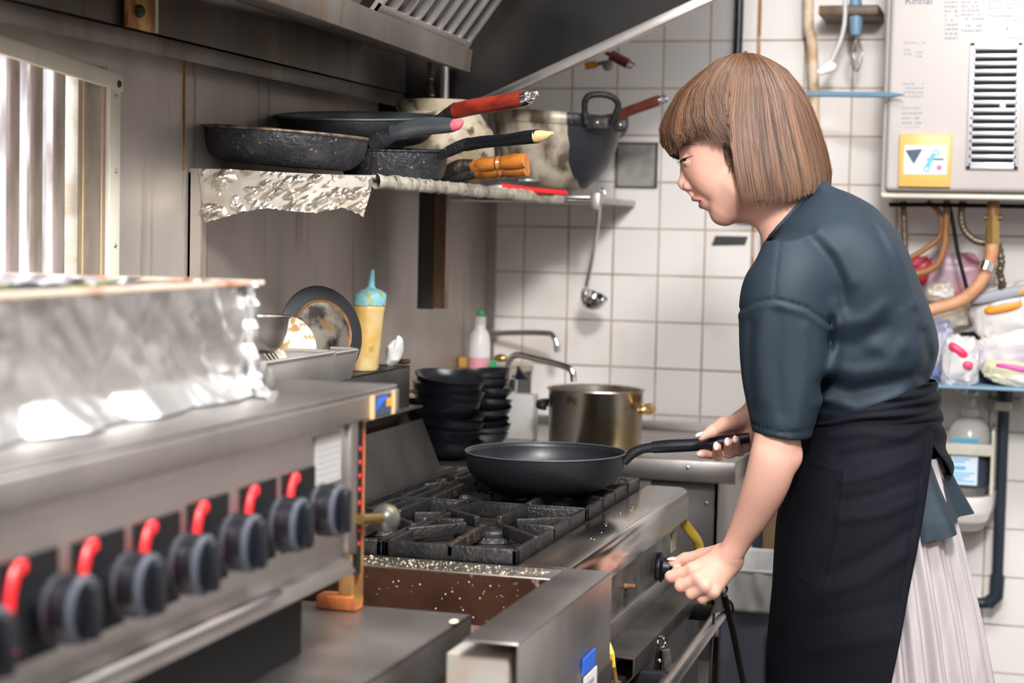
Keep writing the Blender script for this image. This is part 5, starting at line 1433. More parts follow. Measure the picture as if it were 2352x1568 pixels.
def mesh_np(name, vs, faces, m, parent):
    me = bpy.data.meshes.new(name)
    org = np.array(WORLD[parent.name])
    vs = np.asarray(vs, float) - org
    me.vertices.add(len(vs)); me.vertices.foreach_set('co', vs.astype(np.float32).ravel())
    me.loops.add(faces.size); me.loops.foreach_set('vertex_index', faces.astype(np.int32).ravel())
    me.polygons.add(len(faces)); me.polygons.foreach_set('loop_start', np.arange(len(faces), dtype=np.int32) * 4)
    me.update(calc_edges=True); me.validate()
    for p in me.polygons: p.use_smooth = True
    me.materials.append(MT[m] if isinstance(m, str) else m)
    o = bpy.data.objects.new(name, me); C.objects.link(o); o.parent = parent; WORLD[o.name] = Vector(org)
    return o


# figure frame: an upright plane through her middle; fx/fy in photo-pixel units of .663 mm, lateral in metres (+ = towards the camera)
DM = 2.75
FO = at(1850, 700, D=DM); FW = (FO - CAM).normalized(); FR = FW.cross(Vector((0, 0, 1))).normalized()
FR = (CR - FW * CR.dot(FW)).normalized(); FU = FR.cross(FW).normalized()
PS = (FO - CAM).length / FPX * (CF.dot(FW))
PS = DM / FPX


def fp(x, y, lat=0.0):
    return FO + FR * ((x - 1850) * PS) - FU * ((y - 700) * PS) - FW * lat


def loc_(P):
    q = P - np.array(FO, np.float32)
    return 1850 + (q @ np.array(FR, np.float32)) / PS, 700 - (q @ np.array(FU, np.float32)) / PS, -(q @ np.array(FW, np.float32))


person = thing('person', 'woman with brown bob, dark T-shirt, black apron and pale skirt leaning over the stove', 'person', (fp(1980, 700).x, fp(1980, 700).y, 0))


def A(*a, **k): return tuple(at(*a, **k))


# ---- head, in figure coordinates
def hp(x, y, lat=0): return tuple(fp(x, y, lat))


FAX = (FR, FW, FU)
def tilt_ax(deg):
    c, s = math.cos(math.radians(deg)), math.sin(math.radians(deg))
    return (FR * c + FU * s, FW, FU * c - FR * s)


def head_sdf(P):
    d = ell(P, hp(1712, 282), (.086, .070, .094), tilt_ax(20))
    d = smin(d, ell(P, hp(1630, 345), (.046, .056, .060), tilt_ax(15)), .03)      # forehead / brow
    d = smin(d, ell(P, hp(1634, 392), (.036, .050, .042), tilt_ax(15)), .022)     # mid face
    for s in (1, -1):
        d = smin(d, ell(P, hp(1650, 412, s * .029), (.027, .020, .030)), .018)       # cheeks
        d = smin(d, rcone(P, hp(1688, 425, s * .040), hp(1660, 468, s * .018), .021, .0175), .014)
        d = smin(d, rcone(P, hp(1706, 440, s * .046), hp(1662, 487, s * .010), .018, .0125), .016)  # jaw
    d = smin(d, ell(P, hp(1627, 450), (.0190, .0225, .0205)), .008)                  # maxilla
    d = smin(d, ell(P, hp(1654, 490), (.0125, .018, .0120)), .008)                 # chin
    d = smin(d, rcone(P, hp(1675, 485, .0), hp(1720, 470, 0), .012, .03), .03)    # under chin
    # nose
    d = smin(d, rcone(P, hp(1577, 374), hp(1570, 412), .0052, .0070), .010)
    d = smin(d, ell(P, hp(1568.5, 419), (.0080, .0085, .0078)), .005)
    d = smin(d, rcone(P, hp(1570, 428), hp(1583, 433), .0042, .0040), .004)
    for s in (1, -1):
        d = smin(d, ell(P, hp(1583, 425, s * .0115), (.0085, .0050, .0070)), .0035)
    d = smin(d, rcone(P, hp(1583, 434), hp(1594, 448), .0035, .005), .005)
    for s in (1, -1):
        d = np.maximum(d, -ell(P, hp(1577, 433.5, s * .0075), (.0045, .0030, .0024)))
        # smile line beside the nose wing
    # eye sockets, lids and slit
    x_, y_, l_ = loc_(P)
    for s in (1, -1):
        d = -smin(-d, ell(P, hp(1571, 369, s * .037), (.011, .012, .0095)), .009)
        lid = ell(P, hp(1589, 368, s * .0305), (.0135, .0135, .0120))
        slit = np.abs(y_ - (368.3 - (x_ - 1578) * .22)) * PS - .0020
        cut = np.maximum(slit, ((x_ - 1590) * PS))
        lid = np.maximum(lid, -cut)
        d = smin(d, lid, .0030)
    # open mouth
    for s in (1, -1):
        d = np.maximum(d, -rcone(P, hp(1600, 462, 0), hp(1616, 459.5, s * .0165), .0046, .0024))
    # ears (mostly under the hair)
    for s in (1, -1):
        d = smin(d, ell(P, hp(1722, 378, s * .068), (.014, .007, .024)), .006)
    return d


def neck_sdf(P):
    d = rcone(P, hp(1768, 400), hp(1842, 560), .046, .050)
    return smin(d, rcone(P, hp(1842, 560), hp(1880, 640), .052, .06), .03)


# near (left) arm and hand
def sweep_table(ch):
    C_ = [Vector(A(x, y, D=D)) for x, y, D, r in ch]; C2 = bez(C_, 8)
    rr_ = bez([Vector((r, 0, 0)) for x, y, D, r in ch], 8)
    a0, dr = np.array(C_[0]), np.array((C_[-1] - C_[0]).normalized())
    pts = np.array([tuple(c) for c in C2]); t = (pts - a0) @ dr
    return a0.astype(np.float32), dr.astype(np.float32), t, pts, np.array([r[0] for r in rr_])


def sweep(P, T):
    a0, dr, t, pts, rr_ = T
    q = np.clip((P - a0) @ dr, t[0], t[-1])
    c = np.stack([np.interp(q, t, pts[:, i]) for i in range(3)], -1)
    return np.linalg.norm(P - c, axis=-1) - np.interp(q, t, rr_)


LARM = sweep_table([(1800, 700, 2.60, .045), (1794, 900, 2.597, .037), (1788, 985, 2.597, .0335), (1777, 1050, 2.598, .0342), (1757, 1120, 2.615, .0325), (1725, 1192, 2.645, .0265), (1697, 1240, 2.664, .0205), (1676, 1274, 2.675, .0205)])
LW, LE = A(1683, 1262, D=2.672), A(1795, 1050, D=2.60)
def larm_sdf(P):
    d = sweep(P, LARM)
    d = smin(d, ell(P, A(1818, 1048, D=2.60), (.014, .014, .017)), .016)
    # palm
    mcp = [(1590, 1306, 2.672, .0105), (1604, 1327, 2.655, .0105), (1620, 1345, 2.650, .0100), (1638, 1358, 2.655, .0095)]
    for i, (x, y, D, r) in enumerate(mcp):
        s0 = (1672 + i * 2, 1272 + i * 6, 2.685)
        d = smin(d, rcone(P, A(*s0[:2], D=s0[2]), A(x, y + 2, D=D + .004), .0165, r), .010)
        d = smin(d, ell(P, A(x, y, D=D - .001), (.0095, .0095, .0095)), .006)
    pip = [(1541, 1324, 2.685, .0090), (1563, 1346, 2.668, .0088), (1588, 1363, 2.662, .0086), (1613, 1374, 2.664, .0080)]
    dip = [(1545, 1322, 2.708, .0078), (1561, 1338, 2.700, .0078), (1583, 1352, 2.698, .0074), (1606, 1362, 2.700, .0068)]
    tipp = [(1556, 1308, 2.725, .0068), (1572, 1318, 2.722, .0068), (1594, 1332, 2.722, .0064), (1616, 1342, 2.722, .0058)]
    for m_, p_, q_, t_ in zip(mcp, pip, dip, tipp):
        f_ = rcone(P, A(m_[0], m_[1] + 2, D=m_[2] + .002), A(p_[0], p_[1], D=p_[2]), m_[3] * .95, p_[3])
        f_ = smin(f_, rcone(P, A(*p_[:2], D=p_[2]), A(*q_[:2], D=q_[2]), p_[3], q_[3]), .003)
        f_ = smin(f_, rcone(P, A(*q_[:2], D=q_[2]), A(*t_[:2], D=t_[2]), q_[3], t_[3]), .003)
        d = smin(d, f_, .0035)
    # thumb along the top
    f_ = rcone(P, A(1655, 1272, D=2.69), A(1614, 1277, D=2.715), .0155, .0118)
    f_ = smin(f_, rcone(P, A(1614, 1277, D=2.715), A(1574, 1283, D=2.728), .0112, .0092), .005)
    f_ = smin(f_, rcone(P, A(1574, 1283, D=2.728), A(1544, 1292, D=2.732), .0090, .0062), .004)
    d = smin(d, f_, .006)
    return d


# far (right) arm and hand on the pan handle
def rarm_sdf(P):
    d = rcone(P, A(1840, 640, D=2.90), A(1880, 880, D=2.94), .045, .036)
    d = smin(d, rcone(P, A(1880, 880, D=2.94), A(1745, 944, D=2.87), .036, .0215), .02)
    d = smin(d, rcone(P, A(1745, 944, D=2.87), A(1715, 968, D=2.86), .0215, .0225), .015)
    mcp = [(1662, 978, 2.862, .0105), (1672, 992, 2.868, .0105), (1688, 1002, 2.872, .010), (1704, 1008, 2.874, .0095)]
    for i, (x, y, D, r) in enumerate(mcp):
        d = smin(d, rcone(P, A(1712 + i * 2, 966 + i * 7, D=2.865), A(x, y, D=D), .016, r), .010)
    fingers = [[(1662, 978, 2.862), (1640, 1024, 2.868), (1632, 1042, 2.840), (1611, 1042, 2.815)],
               [(1672, 992, 2.868), (1655, 1036, 2.862), (1648, 1046, 2.828), (1647, 1026, 2.800)],
               [(1688, 1002, 2.872), (1680, 1038, 2.860), (1673, 1040, 2.826), (1672, 1016, 2.798)],
               [(1704, 1008, 2.874), (1700, 1036, 2.858), (1693, 1032, 2.826), (1690, 1010, 2.800)]]
    for i, F3 in enumerate(fingers):
        rs = [.0098, .0088, .0080, .0068] if i < 3 else [.009, .008, .0072, .006]
        f_ = None
        for (a, b_, r0_, r1_) in zip(F3, F3[1:], rs, rs[1:]):
            s_ = rcone(P, A(*a[:2], D=a[2]), A(*b_[:2], D=b_[2]), r0_, r1_)
            f_ = s_ if f_ is None else smin(f_, s_, .003)
        d = smin(d, f_, .0035)
    # heel of the hand
    d = smin(d, rcone(P, A(1722, 990, D=2.85), A(1712, 1022, D=2.835), .017, .012), .010)
    # thumb pressed along the handle
    f_ = rcone(P, A(1706, 968, D=2.845), A(1662, 974, D=2.820), .0145, .0112)
    f_ = smin(f_, rcone(P, A(1662, 974, D=2.820), A(1636, 990, D=2.800), .0108, .0092), .005)
    f_ = smin(f_, rcone(P, A(1636, 990, D=2.800), A(1611, 1004, D=2.788), .009, .0060), .004)
    d = smin(d, f_, .006)
    return d


def torso_sdf(P):
    d = rcone(P, hp(1900, 620), hp(1985, 900), .095, .085)
    d = smin(d, rcone(P, hp(1985, 960), hp(1985, 1120), .09, .105), .05)
    for s in (1, -1):
        d = smin(d, rcone(P, hp(1985, 1150, s * .075), hp(1985, 1900, s * .08), .085, .048), .04)
        d = smin(d, rcone(P, hp(1985, 1900, s * .08), hp(1985, 2560, s * .08), .050, .034), .03)
        d = smin(d, rcone(P, hp(1985, 2575, s * .08), hp(1800, 2600, s * .085), .034, .026), .03)
        d = smin(d, rcone(P, hp(1870, 640, s * .08), hp(1830, 680, s * .13), .05, .045), .03)
    return d


def skin_sdf(P):
    return smin(head_sdf(P), neck_sdf(P), .022)


parts = []
def add_block(f, pts, pad, h):
    pts = np.array(pts); parts.append(surfnet(f, pts.min(0) - pad, pts.max(0) + pad, h))
add_block(skin_sdf, [hp(1560, 150, .07), hp(1880, 600, -.07), hp(1560, 600, -.07), hp(1880, 150, .07)], .012, .0017)
add_block(larm_sdf, [A(1540, 1280, D=2.72), A(1810, 900, D=2.595), A(1600, 1385, D=2.67), A(1740, 1060, D=2.60), A(1690, 1250, D=2.66)], .036, .0016)
add_block(rarm_sdf, [A(1600, 1040, D=2.78), A(1600, 930, D=2.90), A(1830, 900, D=2.92), A(1700, 1060, D=2.85)], .035, .0017)
add_block(torso_sdf, [hp(1740, 620, .2), hp(2150, 2620, -.2), hp(1740, 2620, -.2), hp(2150, 620, .2)], .04, .012)
vs = []; fs = []; k = 0
for v_, f_ in parts:
    vs.append(v_); fs.append(f_ + k); k += len(v_)
PO = np.array(WORLD[person.name])
def bl_(p, r, c, w=1, hard=.5): return (tuple(np.array(p) - PO), r, c, w, hard)
SKIN_BLOBS = [
    bl_(hp(1600, 405, .045), (.030, .03, .022), (.78, .36, .28), .45, .0),
    bl_(hp(1583, 357, .034), (.020, .03, .008), (.62, .22, .12), .55, .1),
    bl_(hp(1610, 461.5, .004), (.0095, .019, .0046), (.10, .02, .02), 1, .6),
    bl_(hp(1571, 418, 0), (.012, .014, .012), (.74, .34, .27), .4, .0),
]
for (x, y, D) in ((1541, 1324, 2.675), (1563, 1346, 2.66), (1588, 1363, 2.655), (1613, 1374, 2.657), (1590, 1306, 2.66), (1604, 1327, 2.645), (1620, 1345, 2.64)):
    SKIN_BLOBS.append(bl_(A(x, y, D=D), .013, (.74, .36, .29), .55, .2))
MT['skin'] = skin_mat()
body = mesh_np('body', np.concatenate(vs), np.concatenate(fs), 'skin', person)

# face details
def surf(x, y, f=head_sdf, l0=.075, l1=.0):
    ls = np.linspace(l0, l1, 300); d = f(np.array([tuple(fp(x, y, l)) for l in ls], np.float32)[None])[0]
    k_ = np.argmax(d < 0)
    return float(ls[k_]) if d[k_] < 0 else l1
for s in (1, -1):
    ec = Vector(hp(1590, 368, s * .0305))
    ey = G().sphere(ec, .0113, 16).build('eyeball', 'eye', person)
    dr = (-FR * .88 - FU * .16 - FW * .45 * s).normalized()
    G().sphere(ec + dr * .0060, .0066, 14).build('iris', 'iris', ey)
    line = [(1566, 371), (1572, 368), (1579, 365), (1587, 362.6), (1594, 361.2), (1598, 361)]
    pts = [Vector(hp(x, y, s * (surf(x, y - 1.5) + .0004))) for x, y in line]
    G().tube(bez(pts, 4), lerp_list([.0006, .0008, .0008, .0006, .0004, .0002], 21), 6).build('lid_line', 'lash', person)
    for j in range(11):
        q = bez(pts[:5], 4)[j]; k_ = 1 - j / 16
        p1 = q - FR * .0042 * k_ - FU * .0022 * k_ - FW * s * .0016; p2 = p1 - FR * .0042 * k_ + FU * .0004 - FW * s * .0008
        G().tube([q, p1, p2], [.00042, .0003, .00008], 5).build('eyelash', 'lash', person)
    line = [(1559, 341), (1567, 337.5), (1580, 335), (1594, 335), (1606, 338)]
    pts = [Vector(hp(x, y, s * (surf(x, y) + .0003))) for x, y in line]
    G().tube(bez(pts, 4), lerp_list([.0005, .0009, .0011, .0008, .0003], 17), 6).build('eyebrow', mat('soft_brown_brow', (.30, .15, .10), .7), person)
lipm = mat('rosy_lips', (.60, .24, .20), .4, 0, (.52, .18, .155), 60)
def lip(name, cx, cy, r, ex, ey, dz):
    pts = []; rr_ = []
    for i in range(25):
        t = i / 24 * 2 - 1; k_ = abs(t)
        pts.append(Vector(hp(cx + (ex - cx) * k_ ** 1.9, cy + (ey - cy) * k_ ** 1.5 + dz * math.exp(-(t / .12) ** 2), .0205 * t)))
        rr_.append(r * (1 - k_ ** 2.2) + .0012)
    G().tube(pts, rr_, 14, flat=1.15).build(name, lipm, person, ang=180)
lip('upper_lip', 1595.5, 453, .0034, 1616, 458, .8)
lip('lower_lip', 1613.5, 470.0, .0040, 1617, 460.5, 0)
g = G()
for j in range(-4, 5):
    c = Vector(hp(1604.5 + abs(j) * 1.6, 458.6, j * .0034)); g.box(c.x - .0025, c.x + .0025, c.y - .0018, c.y + .0018, c.z - .0022, c.z + .0030)
g.build('teeth', 'teeth', person, bevel=.0006)
# nails
def nail(c, nrm, fwd, w=.0042, l=.0062):
    n_ = Vector(nrm).normalized(); f_ = Vector(fwd); f_ = (f_ - n_ * f_.dot(n_)).normalized(); s_ = n_.cross(f_)
    g = G().sphere((0, 0, 0), 1, 10)
    for v in g.bm.verts: v.co = Vector(c) + s_ * v.co.x * w + f_ * v.co.y * l + n_ * v.co.z * .0014
    g.build('fingernail', 'nail', person)
TC = -CF
nail(at(1545, 1289, D=2.728) + FU * .0042 - FR * .001, FU * .85 - FR * .1 + TC * .45, at(1538, 1292, D=2.73) - at(1575, 1283, D=2.728), .0042, .008)
nail(at(1606, 1003, D=2.783) + FU * .004, FU * .8 + TC * .6, at(1611, 1004, D=2.788) - at(1636, 990, D=2.80), .004, .0075)
nail(at(1645, 1024, D=2.793), TC + FU * .2, FU, .0046, .0068)
nail(at(1670.5, 1014, D=2.791), TC + FU * .2, FU, .0043, .0066)
nail(at(1688.5, 1008, D=2.794), TC + FU * .2, FU, .0038, .006)
nail(at(1606, 1042, D=2.809), TC - FR * .6, -FR, .004, .005)


# ---- clothes
def interp(rows, y):
    ys = [r[0] for r in rows]
    return [np.interp(y, ys, [r[i] for r in rows]) for i in range(1, len(rows[0]))]


# (y, front x, back x, lateral half width)
TROWS = [(418, 1880, 1902, .050), (432, 1862, 1912, .060), (450, 1848, 1955, .072), (475, 1822, 2002, .098), (505, 1792, 2032, .130), (535, 1772, 2053, .158), (580, 1752, 2078, .176), (640, 1748, 2104, .178), (700, 1775, 2124, .168), (760, 1790, 2142, .158),
         (800, 1800, 2148, .152), (840, 1812, 2140, .146), (880, 1828, 2126, .140), (930, 1850, 2124, .136), (1000, 1858, 2130, .140)]
SROWS = [(560, 1760, 1860, .030, .150), (600, 1742, 1880, .045, .157), (640, 1718, 1900, .056, .158), (690, 1706, 1908, .062, .157), (760, 1706, 1908, .062, .156), (850, 1714, 1898, .060, .155), (920, 1724, 1882, .058, .154), (975, 1734, 1868, .056, .153), (1000, 1738, 1862, .056, .153)]


def dense(rows):
    R_ = [Vector((r[0], r[1] / 1000, r[2] / 1000)) for r in rows]; A_ = bez(R_, 10); L_ = [bez([Vector((r[k], 0, 0)) for r in rows], 10) for k in range(3, len(rows[0]))]
    out = [(a.x, a.y * 1000, a.z * 1000) + tuple(l[i].x for l in L_) for i, a in enumerate(A_)]
    return sorted(out)


TROWS = dense(TROWS); SROWS = dense(SROWS)


def poly_d(x, y, pl_):
    d = None
    for (a, b_), (c_, e) in zip(pl_, pl_[1:]):
        vx, vy = c_ - a, e - b_
        t = np.clip(((x - a) * vx + (y - b_) * vy) / (vx * vx + vy * vy), 0, 1)
        q = np.hypot(x - a - t * vx, y - b_ - t * vy); d = q if d is None else np.minimum(d, q)
    return d


# folds seen in the cloth: (polyline, depth m (+ raises), width px, side needed)
FOLDS = [
    ([(1905, 735), (1900, 800), (1880, 900)], -.010, 12), ([(1918, 700), (1925, 760), (1905, 850)], .006, 16),
    ([(1902, 835), (1960, 850), (2030, 835)], .008, 20), ([(1890, 870), (1950, 890), (2040, 870), (2090, 850)], -.009, 16),
    ([(1880, 905), (1960, 925), (2060, 895)], .007, 15), ([(2000, 790), (2040, 810), (2060, 790)], .006, 20),
    ([(1905, 780), (1960, 785), (2015, 750)], -.006, 18), ([(1920, 740), (1980, 735), (2020, 700)], .005, 16),
    ([(1862, 560), (1900, 600), (1925, 650), (1930, 700)], -.006, 13), ([(1880, 540), (1925, 590), (1950, 650)], .004, 15),
    ([(2010, 520), (2060, 610), (2085, 700)], .0045, 9), ([(1985, 500), (2030, 600), (2050, 700)], -.0035, 11),
    ([(2105, 760), (2120, 820), (2105, 860)], -.010, 12), ([(2090, 700), (2100, 780), (2080, 840)], .004, 18),
    ([(1708, 712), (1745, 693), (1790, 688), (1850, 705), (1903, 742)], -.0028, 3.2), ([(1712, 724), (1745, 704), (1790, 700), (1850, 718), (1900, 752)], .0022, 7),
    ([(1760, 720), (1752, 800), (1757, 900)], .005, 14), ([(1795, 720), (1790, 820), (1800, 930)], -.004, 14), ([(1850, 750), (1850, 850), (1835, 960)], .0045, 14),
    ([(1735, 740), (1730, 830), (1740, 930)], -.003, 9), ([(1738, 957), (1800, 972), (1866, 968)], -.0018, 2.5),
    ([(1797, 560), (1788, 620), (1784, 690)], -.0018, 2.5),
]


def shirt_sdf(P):
    x, y, l = loc_(P)
    xf, xb, w = interp(TROWS, y)
    cx, hx = (xf + xb) / 2, (xb - xf) / 2
    e = (np.abs((x - cx) / hx) ** 2.3 + np.abs(l / w) ** 2.3) ** (1 / 2.3)
    d = (e - 1) * np.minimum(hx * PS, w) * .9
    d = np.maximum(d, (418 - y) * PS)
    xf, xb, w, lc = interp(SROWS, y)
    cx, hx = (xf + xb) / 2, (xb - xf) / 2
    for s in (1, -1):
        if s == 1:
            e = np.sqrt(((x - cx) / hx) ** 2 + ((l - lc) / w) ** 2)
            ds = (e - 1) * np.minimum(hx * PS, w)
            ds = np.maximum(ds, (560 - y) * PS)
            bot = y - (978 + (x - 1735) * .10)
            ds = np.maximum(ds, bot * PS)
            # hollow sleeve opening
            inner = np.maximum((e - .84) * np.minimum(hx * PS, w), (958 - y) * PS)
            ds = np.maximum(ds, -inner)
        else:
            a0 = np.array(A(1830, 620, D=2.90), np.float32)
            ds = rcone(P, A(1835, 640, D=2.90), A(1885, 840, D=2.93), .068, .062)
        d = smin(d, ds, .022 if s == 1 else .03)
    # folds on the camera side
    near = np.clip((l + .02) / .05, 0, 1)
    for pl_, a, w_ in FOLDS:
        d = d - near * (a * .5 if abs(a) > .003 else a) * np.exp(-(poly_d(x, y, pl_) / w_) ** 2)
    d = d - .0012 * np.sin(x * .035 + y * .02) * near
    # neck opening
    cut = ((x - 1866) * -112 + (y - 440) * -98) / 148.8 + 10 * np.clip(1 - (l / .06) ** 2, -1, 1) * 0
    d = np.maximum(d, cut * PS)
    d = np.maximum(d, (y - 1002) * PS)
    return d


def collar_sdf(P): return None
sv, sf = surfnet(shirt_sdf, np.array([hp(1680, 1010, .22), hp(2170, 420, -.24), hp(1680, 420, -.24), hp(2170, 1010, .22)]).min(0) - .01, np.array([hp(1680, 1010, .22), hp(2170, 420, -.24), hp(1680, 420, -.24), hp(2170, 1010, .22)]).max(0) + .01, .0034)

# rings around the hips (y, front x, back x, lateral)
HR = [(880, 1845, 2127, .146), (930, 1850, 2130, .146), (960, 1846, 2140, .150), (1000, 1838, 2150, .156), (1100, 1817, 2172, .172), (1200, 1802, 2196, .182), (1300, 1794, 2220, .19), (1400, 1788, 2242, .198), (1568, 1782, 2272, .21), (1800, 1780, 2310, .23), (2150, 1785, 2360, .255)]


def ringp(y, phi, off=0.0, rows=HR, pw=2.2):
    xf, xb, w = interp(rows, y)
    cx, hx = (xf + xb) / 2, (xb - xf) / 2 + off / PS; w = w + off
    c_, s_ = math.cos(phi), math.sin(phi)
    k = (abs(c_) ** pw + abs(s_) ** pw) ** (-1 / pw)
    return cx + hx * c_ * k, y, w * s_ * k


def phi_at(y, x, rows=HR):
    """phi (near side) where the ring passes x"""
    lo_, hi_ = 0.0, PI
    for _ in range(30):
        m_ = (lo_ + hi_) / 2
        if ringp(y, m_, 0, rows)[0] > x: lo_ = m_
        else: hi_ = m_
    return (lo_ + hi_) / 2


def skirtf(u, v):
    phi = u * 2 * PI; y = 1040 + v * 1110
    x, y_, l = ringp(y, phi, -.006)
    a = .0035 + .012 * v
    pl_ = math.sin(phi * 26 + 1.5 * math.sin(phi * 5)) + .5 * math.sin(phi * 57 + 2)
    cx = (interp(HR, y)[0] + interp(HR, y)[1]) / 2
    return fp(x + (a * pl_ / PS) * math.cos(phi), y, l + a * pl_ * math.sin(phi))
G().grid(skirtf, 420, 40, wrap=True).build('skirt', 'skirt', person, ang=180)

# flared shirt hem below the apron band
HM = [(950, 1852, 2122, .142), (1030, 1840, 2140, .150), (1100, 1830, 2168, .168), (1170, 1815, 2200, .186), (1240, 1805, 2222, .196)]
def hemf(u, v):
    phi = -.9 + u * (.9 + phi_at(1100, 2075))
    yb = 1240 - 72 * max(0, math.cos(phi)) ** 1.2
    y = 950 + v * (yb - 950)
    x, _, l = ringp(y, phi, .003, HM)
    a = .0005 + .011 * v
    w = math.sin(phi * 9 + .6) + .4 * math.sin(phi * 17)
    return fp(x + a * w / PS * math.cos(phi), y, l + a * w * math.sin(phi))
hg = G().grid(hemf, 160, 36)
hv = np.array([tuple(v.co) for v in hg.bm.verts]); hg.bm.verts.index_update()
hf = np.array([[v.index for v in f.verts] for f in hg.bm.faces]); hg.bm.free()
shirt = mesh_np('t_shirt', np.concatenate([sv, hv]), np.concatenate([sf, hf + len(sv)]), 'shirt', person)
# stitched collar band
cpts = []
for i in range(72):
    a = 2 * PI * i / 72; t0 = .5 + .5 * math.cos(a)
    # walk outward in the collar plane until the shirt surface is crossed
    cx_, cy_ = 1817, 496; ux, uy = 49 * 1.0, -56 * 1.0
    for r in np.linspace(2.2, .2, 120):
        x, y, l = cx_ + ux * math.cos(a) * r - 2, cy_ + uy * math.cos(a) * r + 2, .075 * math.sin(a) * r
        if shirt_sdf(np.array([[tuple(fp(x + 2, y + 2, l))]], np.float32))[0, 0] < 0: cpts.append(fp(x, y, l)); break
if len(cpts) > 60:
    sm = [sum((cpts[(i + k) % len(cpts)] for k in range(-2, 3)), Vector()) / 5 for i in range(len(cpts))]
    G().tube(sm, .0030, 8, closed=True).build('collar', 'shirt', person)


# apron: skirt panel wrapping front and near side, its edge running down diagonally
EDGE = [(940, 2126), (960, 2122), (1080, 2104), (1235, 2078), (1400, 2049), (1568, 2018), (1900, 1965)]
def edge_x(y): return float(np.interp(y, [e[0] for e in EDGE], [e[1] for e in EDGE]))
AF = [([(1905, 985), (1980, 975), (2060, 985), (2115, 960)], .004, 9), ([(1920, 1030), (2000, 1015), (2080, 1000)], -.005, 12), ([(1930, 1080), (2010, 1060), (2090, 1030)], .005, 12),
      ([(1930, 1120), (2000, 1105), (2085, 1075)], -.004, 12), ([(1925, 1160), (2000, 1150), (2080, 1120)], .004, 12), ([(1900, 1280), (1980, 1240), (2070, 1180)], -.004, 14), ([(1880, 1320), (1970, 1290), (2060, 1230)], .004, 14),
      ([(1850, 1380), (1940, 1360), (2040, 1330)], -.003, 18), ([(1850, 1450), (1940, 1420), (2030, 1400)], .003, 18),
      ([(1868, 1046), (1935, 1060)], .002, 2.2), ([(1935, 1060), (1922, 1180), (1893, 1310), (1832, 1292)], .0016, 2.5), ([(2112, 970), (2094, 1080), (2068, 1235), (2039, 1400), (2008, 1568)], -.0016, 2.0)]
def apronf(u, v):
    y = 938 + v * 900
    p0 = phi_at(y, edge_x(y)); p1 = 2 * PI - max(p0, .6)
    phi = p0 + u ** 1.0 * (p1 - p0)
    x, _, l = ringp(y, phi, .009 + .004 * v)
    off = 0
    if l > 0:
        for pl_, a, w_ in AF: off += (a * .5 if abs(a) > .0025 else a * .8) * math.exp(-(float(poly_d(np.float64(x), np.float64(y), pl_)) / w_) ** 2)
    off += .003 * math.sin(y * .02 + phi * 3) * v
    return fp(x + off / PS * math.cos(phi), y, l + off * math.sin(phi))
G().grid(apronf, 230, 200).build('apron_skirt', 'apron', person, ang=180, solid=.0016)
def flapf(u, v):
    y = 934 + v * 150
    xe = float(np.interp(y, [934, 1030, 1084], [2096, 2128, 2166]))
    p1 = phi_at(y, min(xe, ringp(y, 0.02)[0] - .5)) if v < .985 else .04
    phi = -.9 + u * (p1 + .9)
    x, _, l = ringp(y, phi, .008 + .001 * v)
    off = .003 * math.sin(y * .09 + phi * 4)
    return fp(x + off / PS * math.cos(phi), y, l + off * math.sin(phi))
G().grid(flapf, 60, 50).build('apron_back_flap', 'apron', person, ang=180, solid=.0016)
def bandf(u, v):
    phi = u * 2 * PI
    x0, _, _ = ringp(900, phi)
    top = 872 + 85 * max(0, min(1, (2100 - x0) / 200)) ; bot = 962 + 6 * math.sin(phi * 3)
    y = top + v * (bot - top)
    x, _, l = ringp(y, phi, .0095 + .004 * math.sin(v * PI))
    off = .0022 * math.sin(y * .16 + phi * 2.0) + .0015 * math.sin(y * .33 - phi * 5)
    return fp(x + off / PS * math.cos(phi), y, l + off * math.sin(phi))
G().grid(bandf, 240, 40, wrap=True).build('waist_tie', 'apron', person, ang=180, solid=.002)
G().tube(bez([fp(2078, 968, .10), fp(2100, 952, .075), fp(2118, 955, .05), fp(2138, 962, .02), fp(2150, 962, -.01)], 5), [.005 + .003 * math.sin(i * .5) for i in range(21)], 10, flat=.6).build('tie_knot', 'apron', person)

# shoes (outside the frame)
for s in (1, -1):
    c = Vector(hp(1880, 2600, s * .08)); c.z = 0
    G().sphere((c.x, c.y, .038), .05, 16, (2.3, .9, .75)).build('shoe', 'black', person)

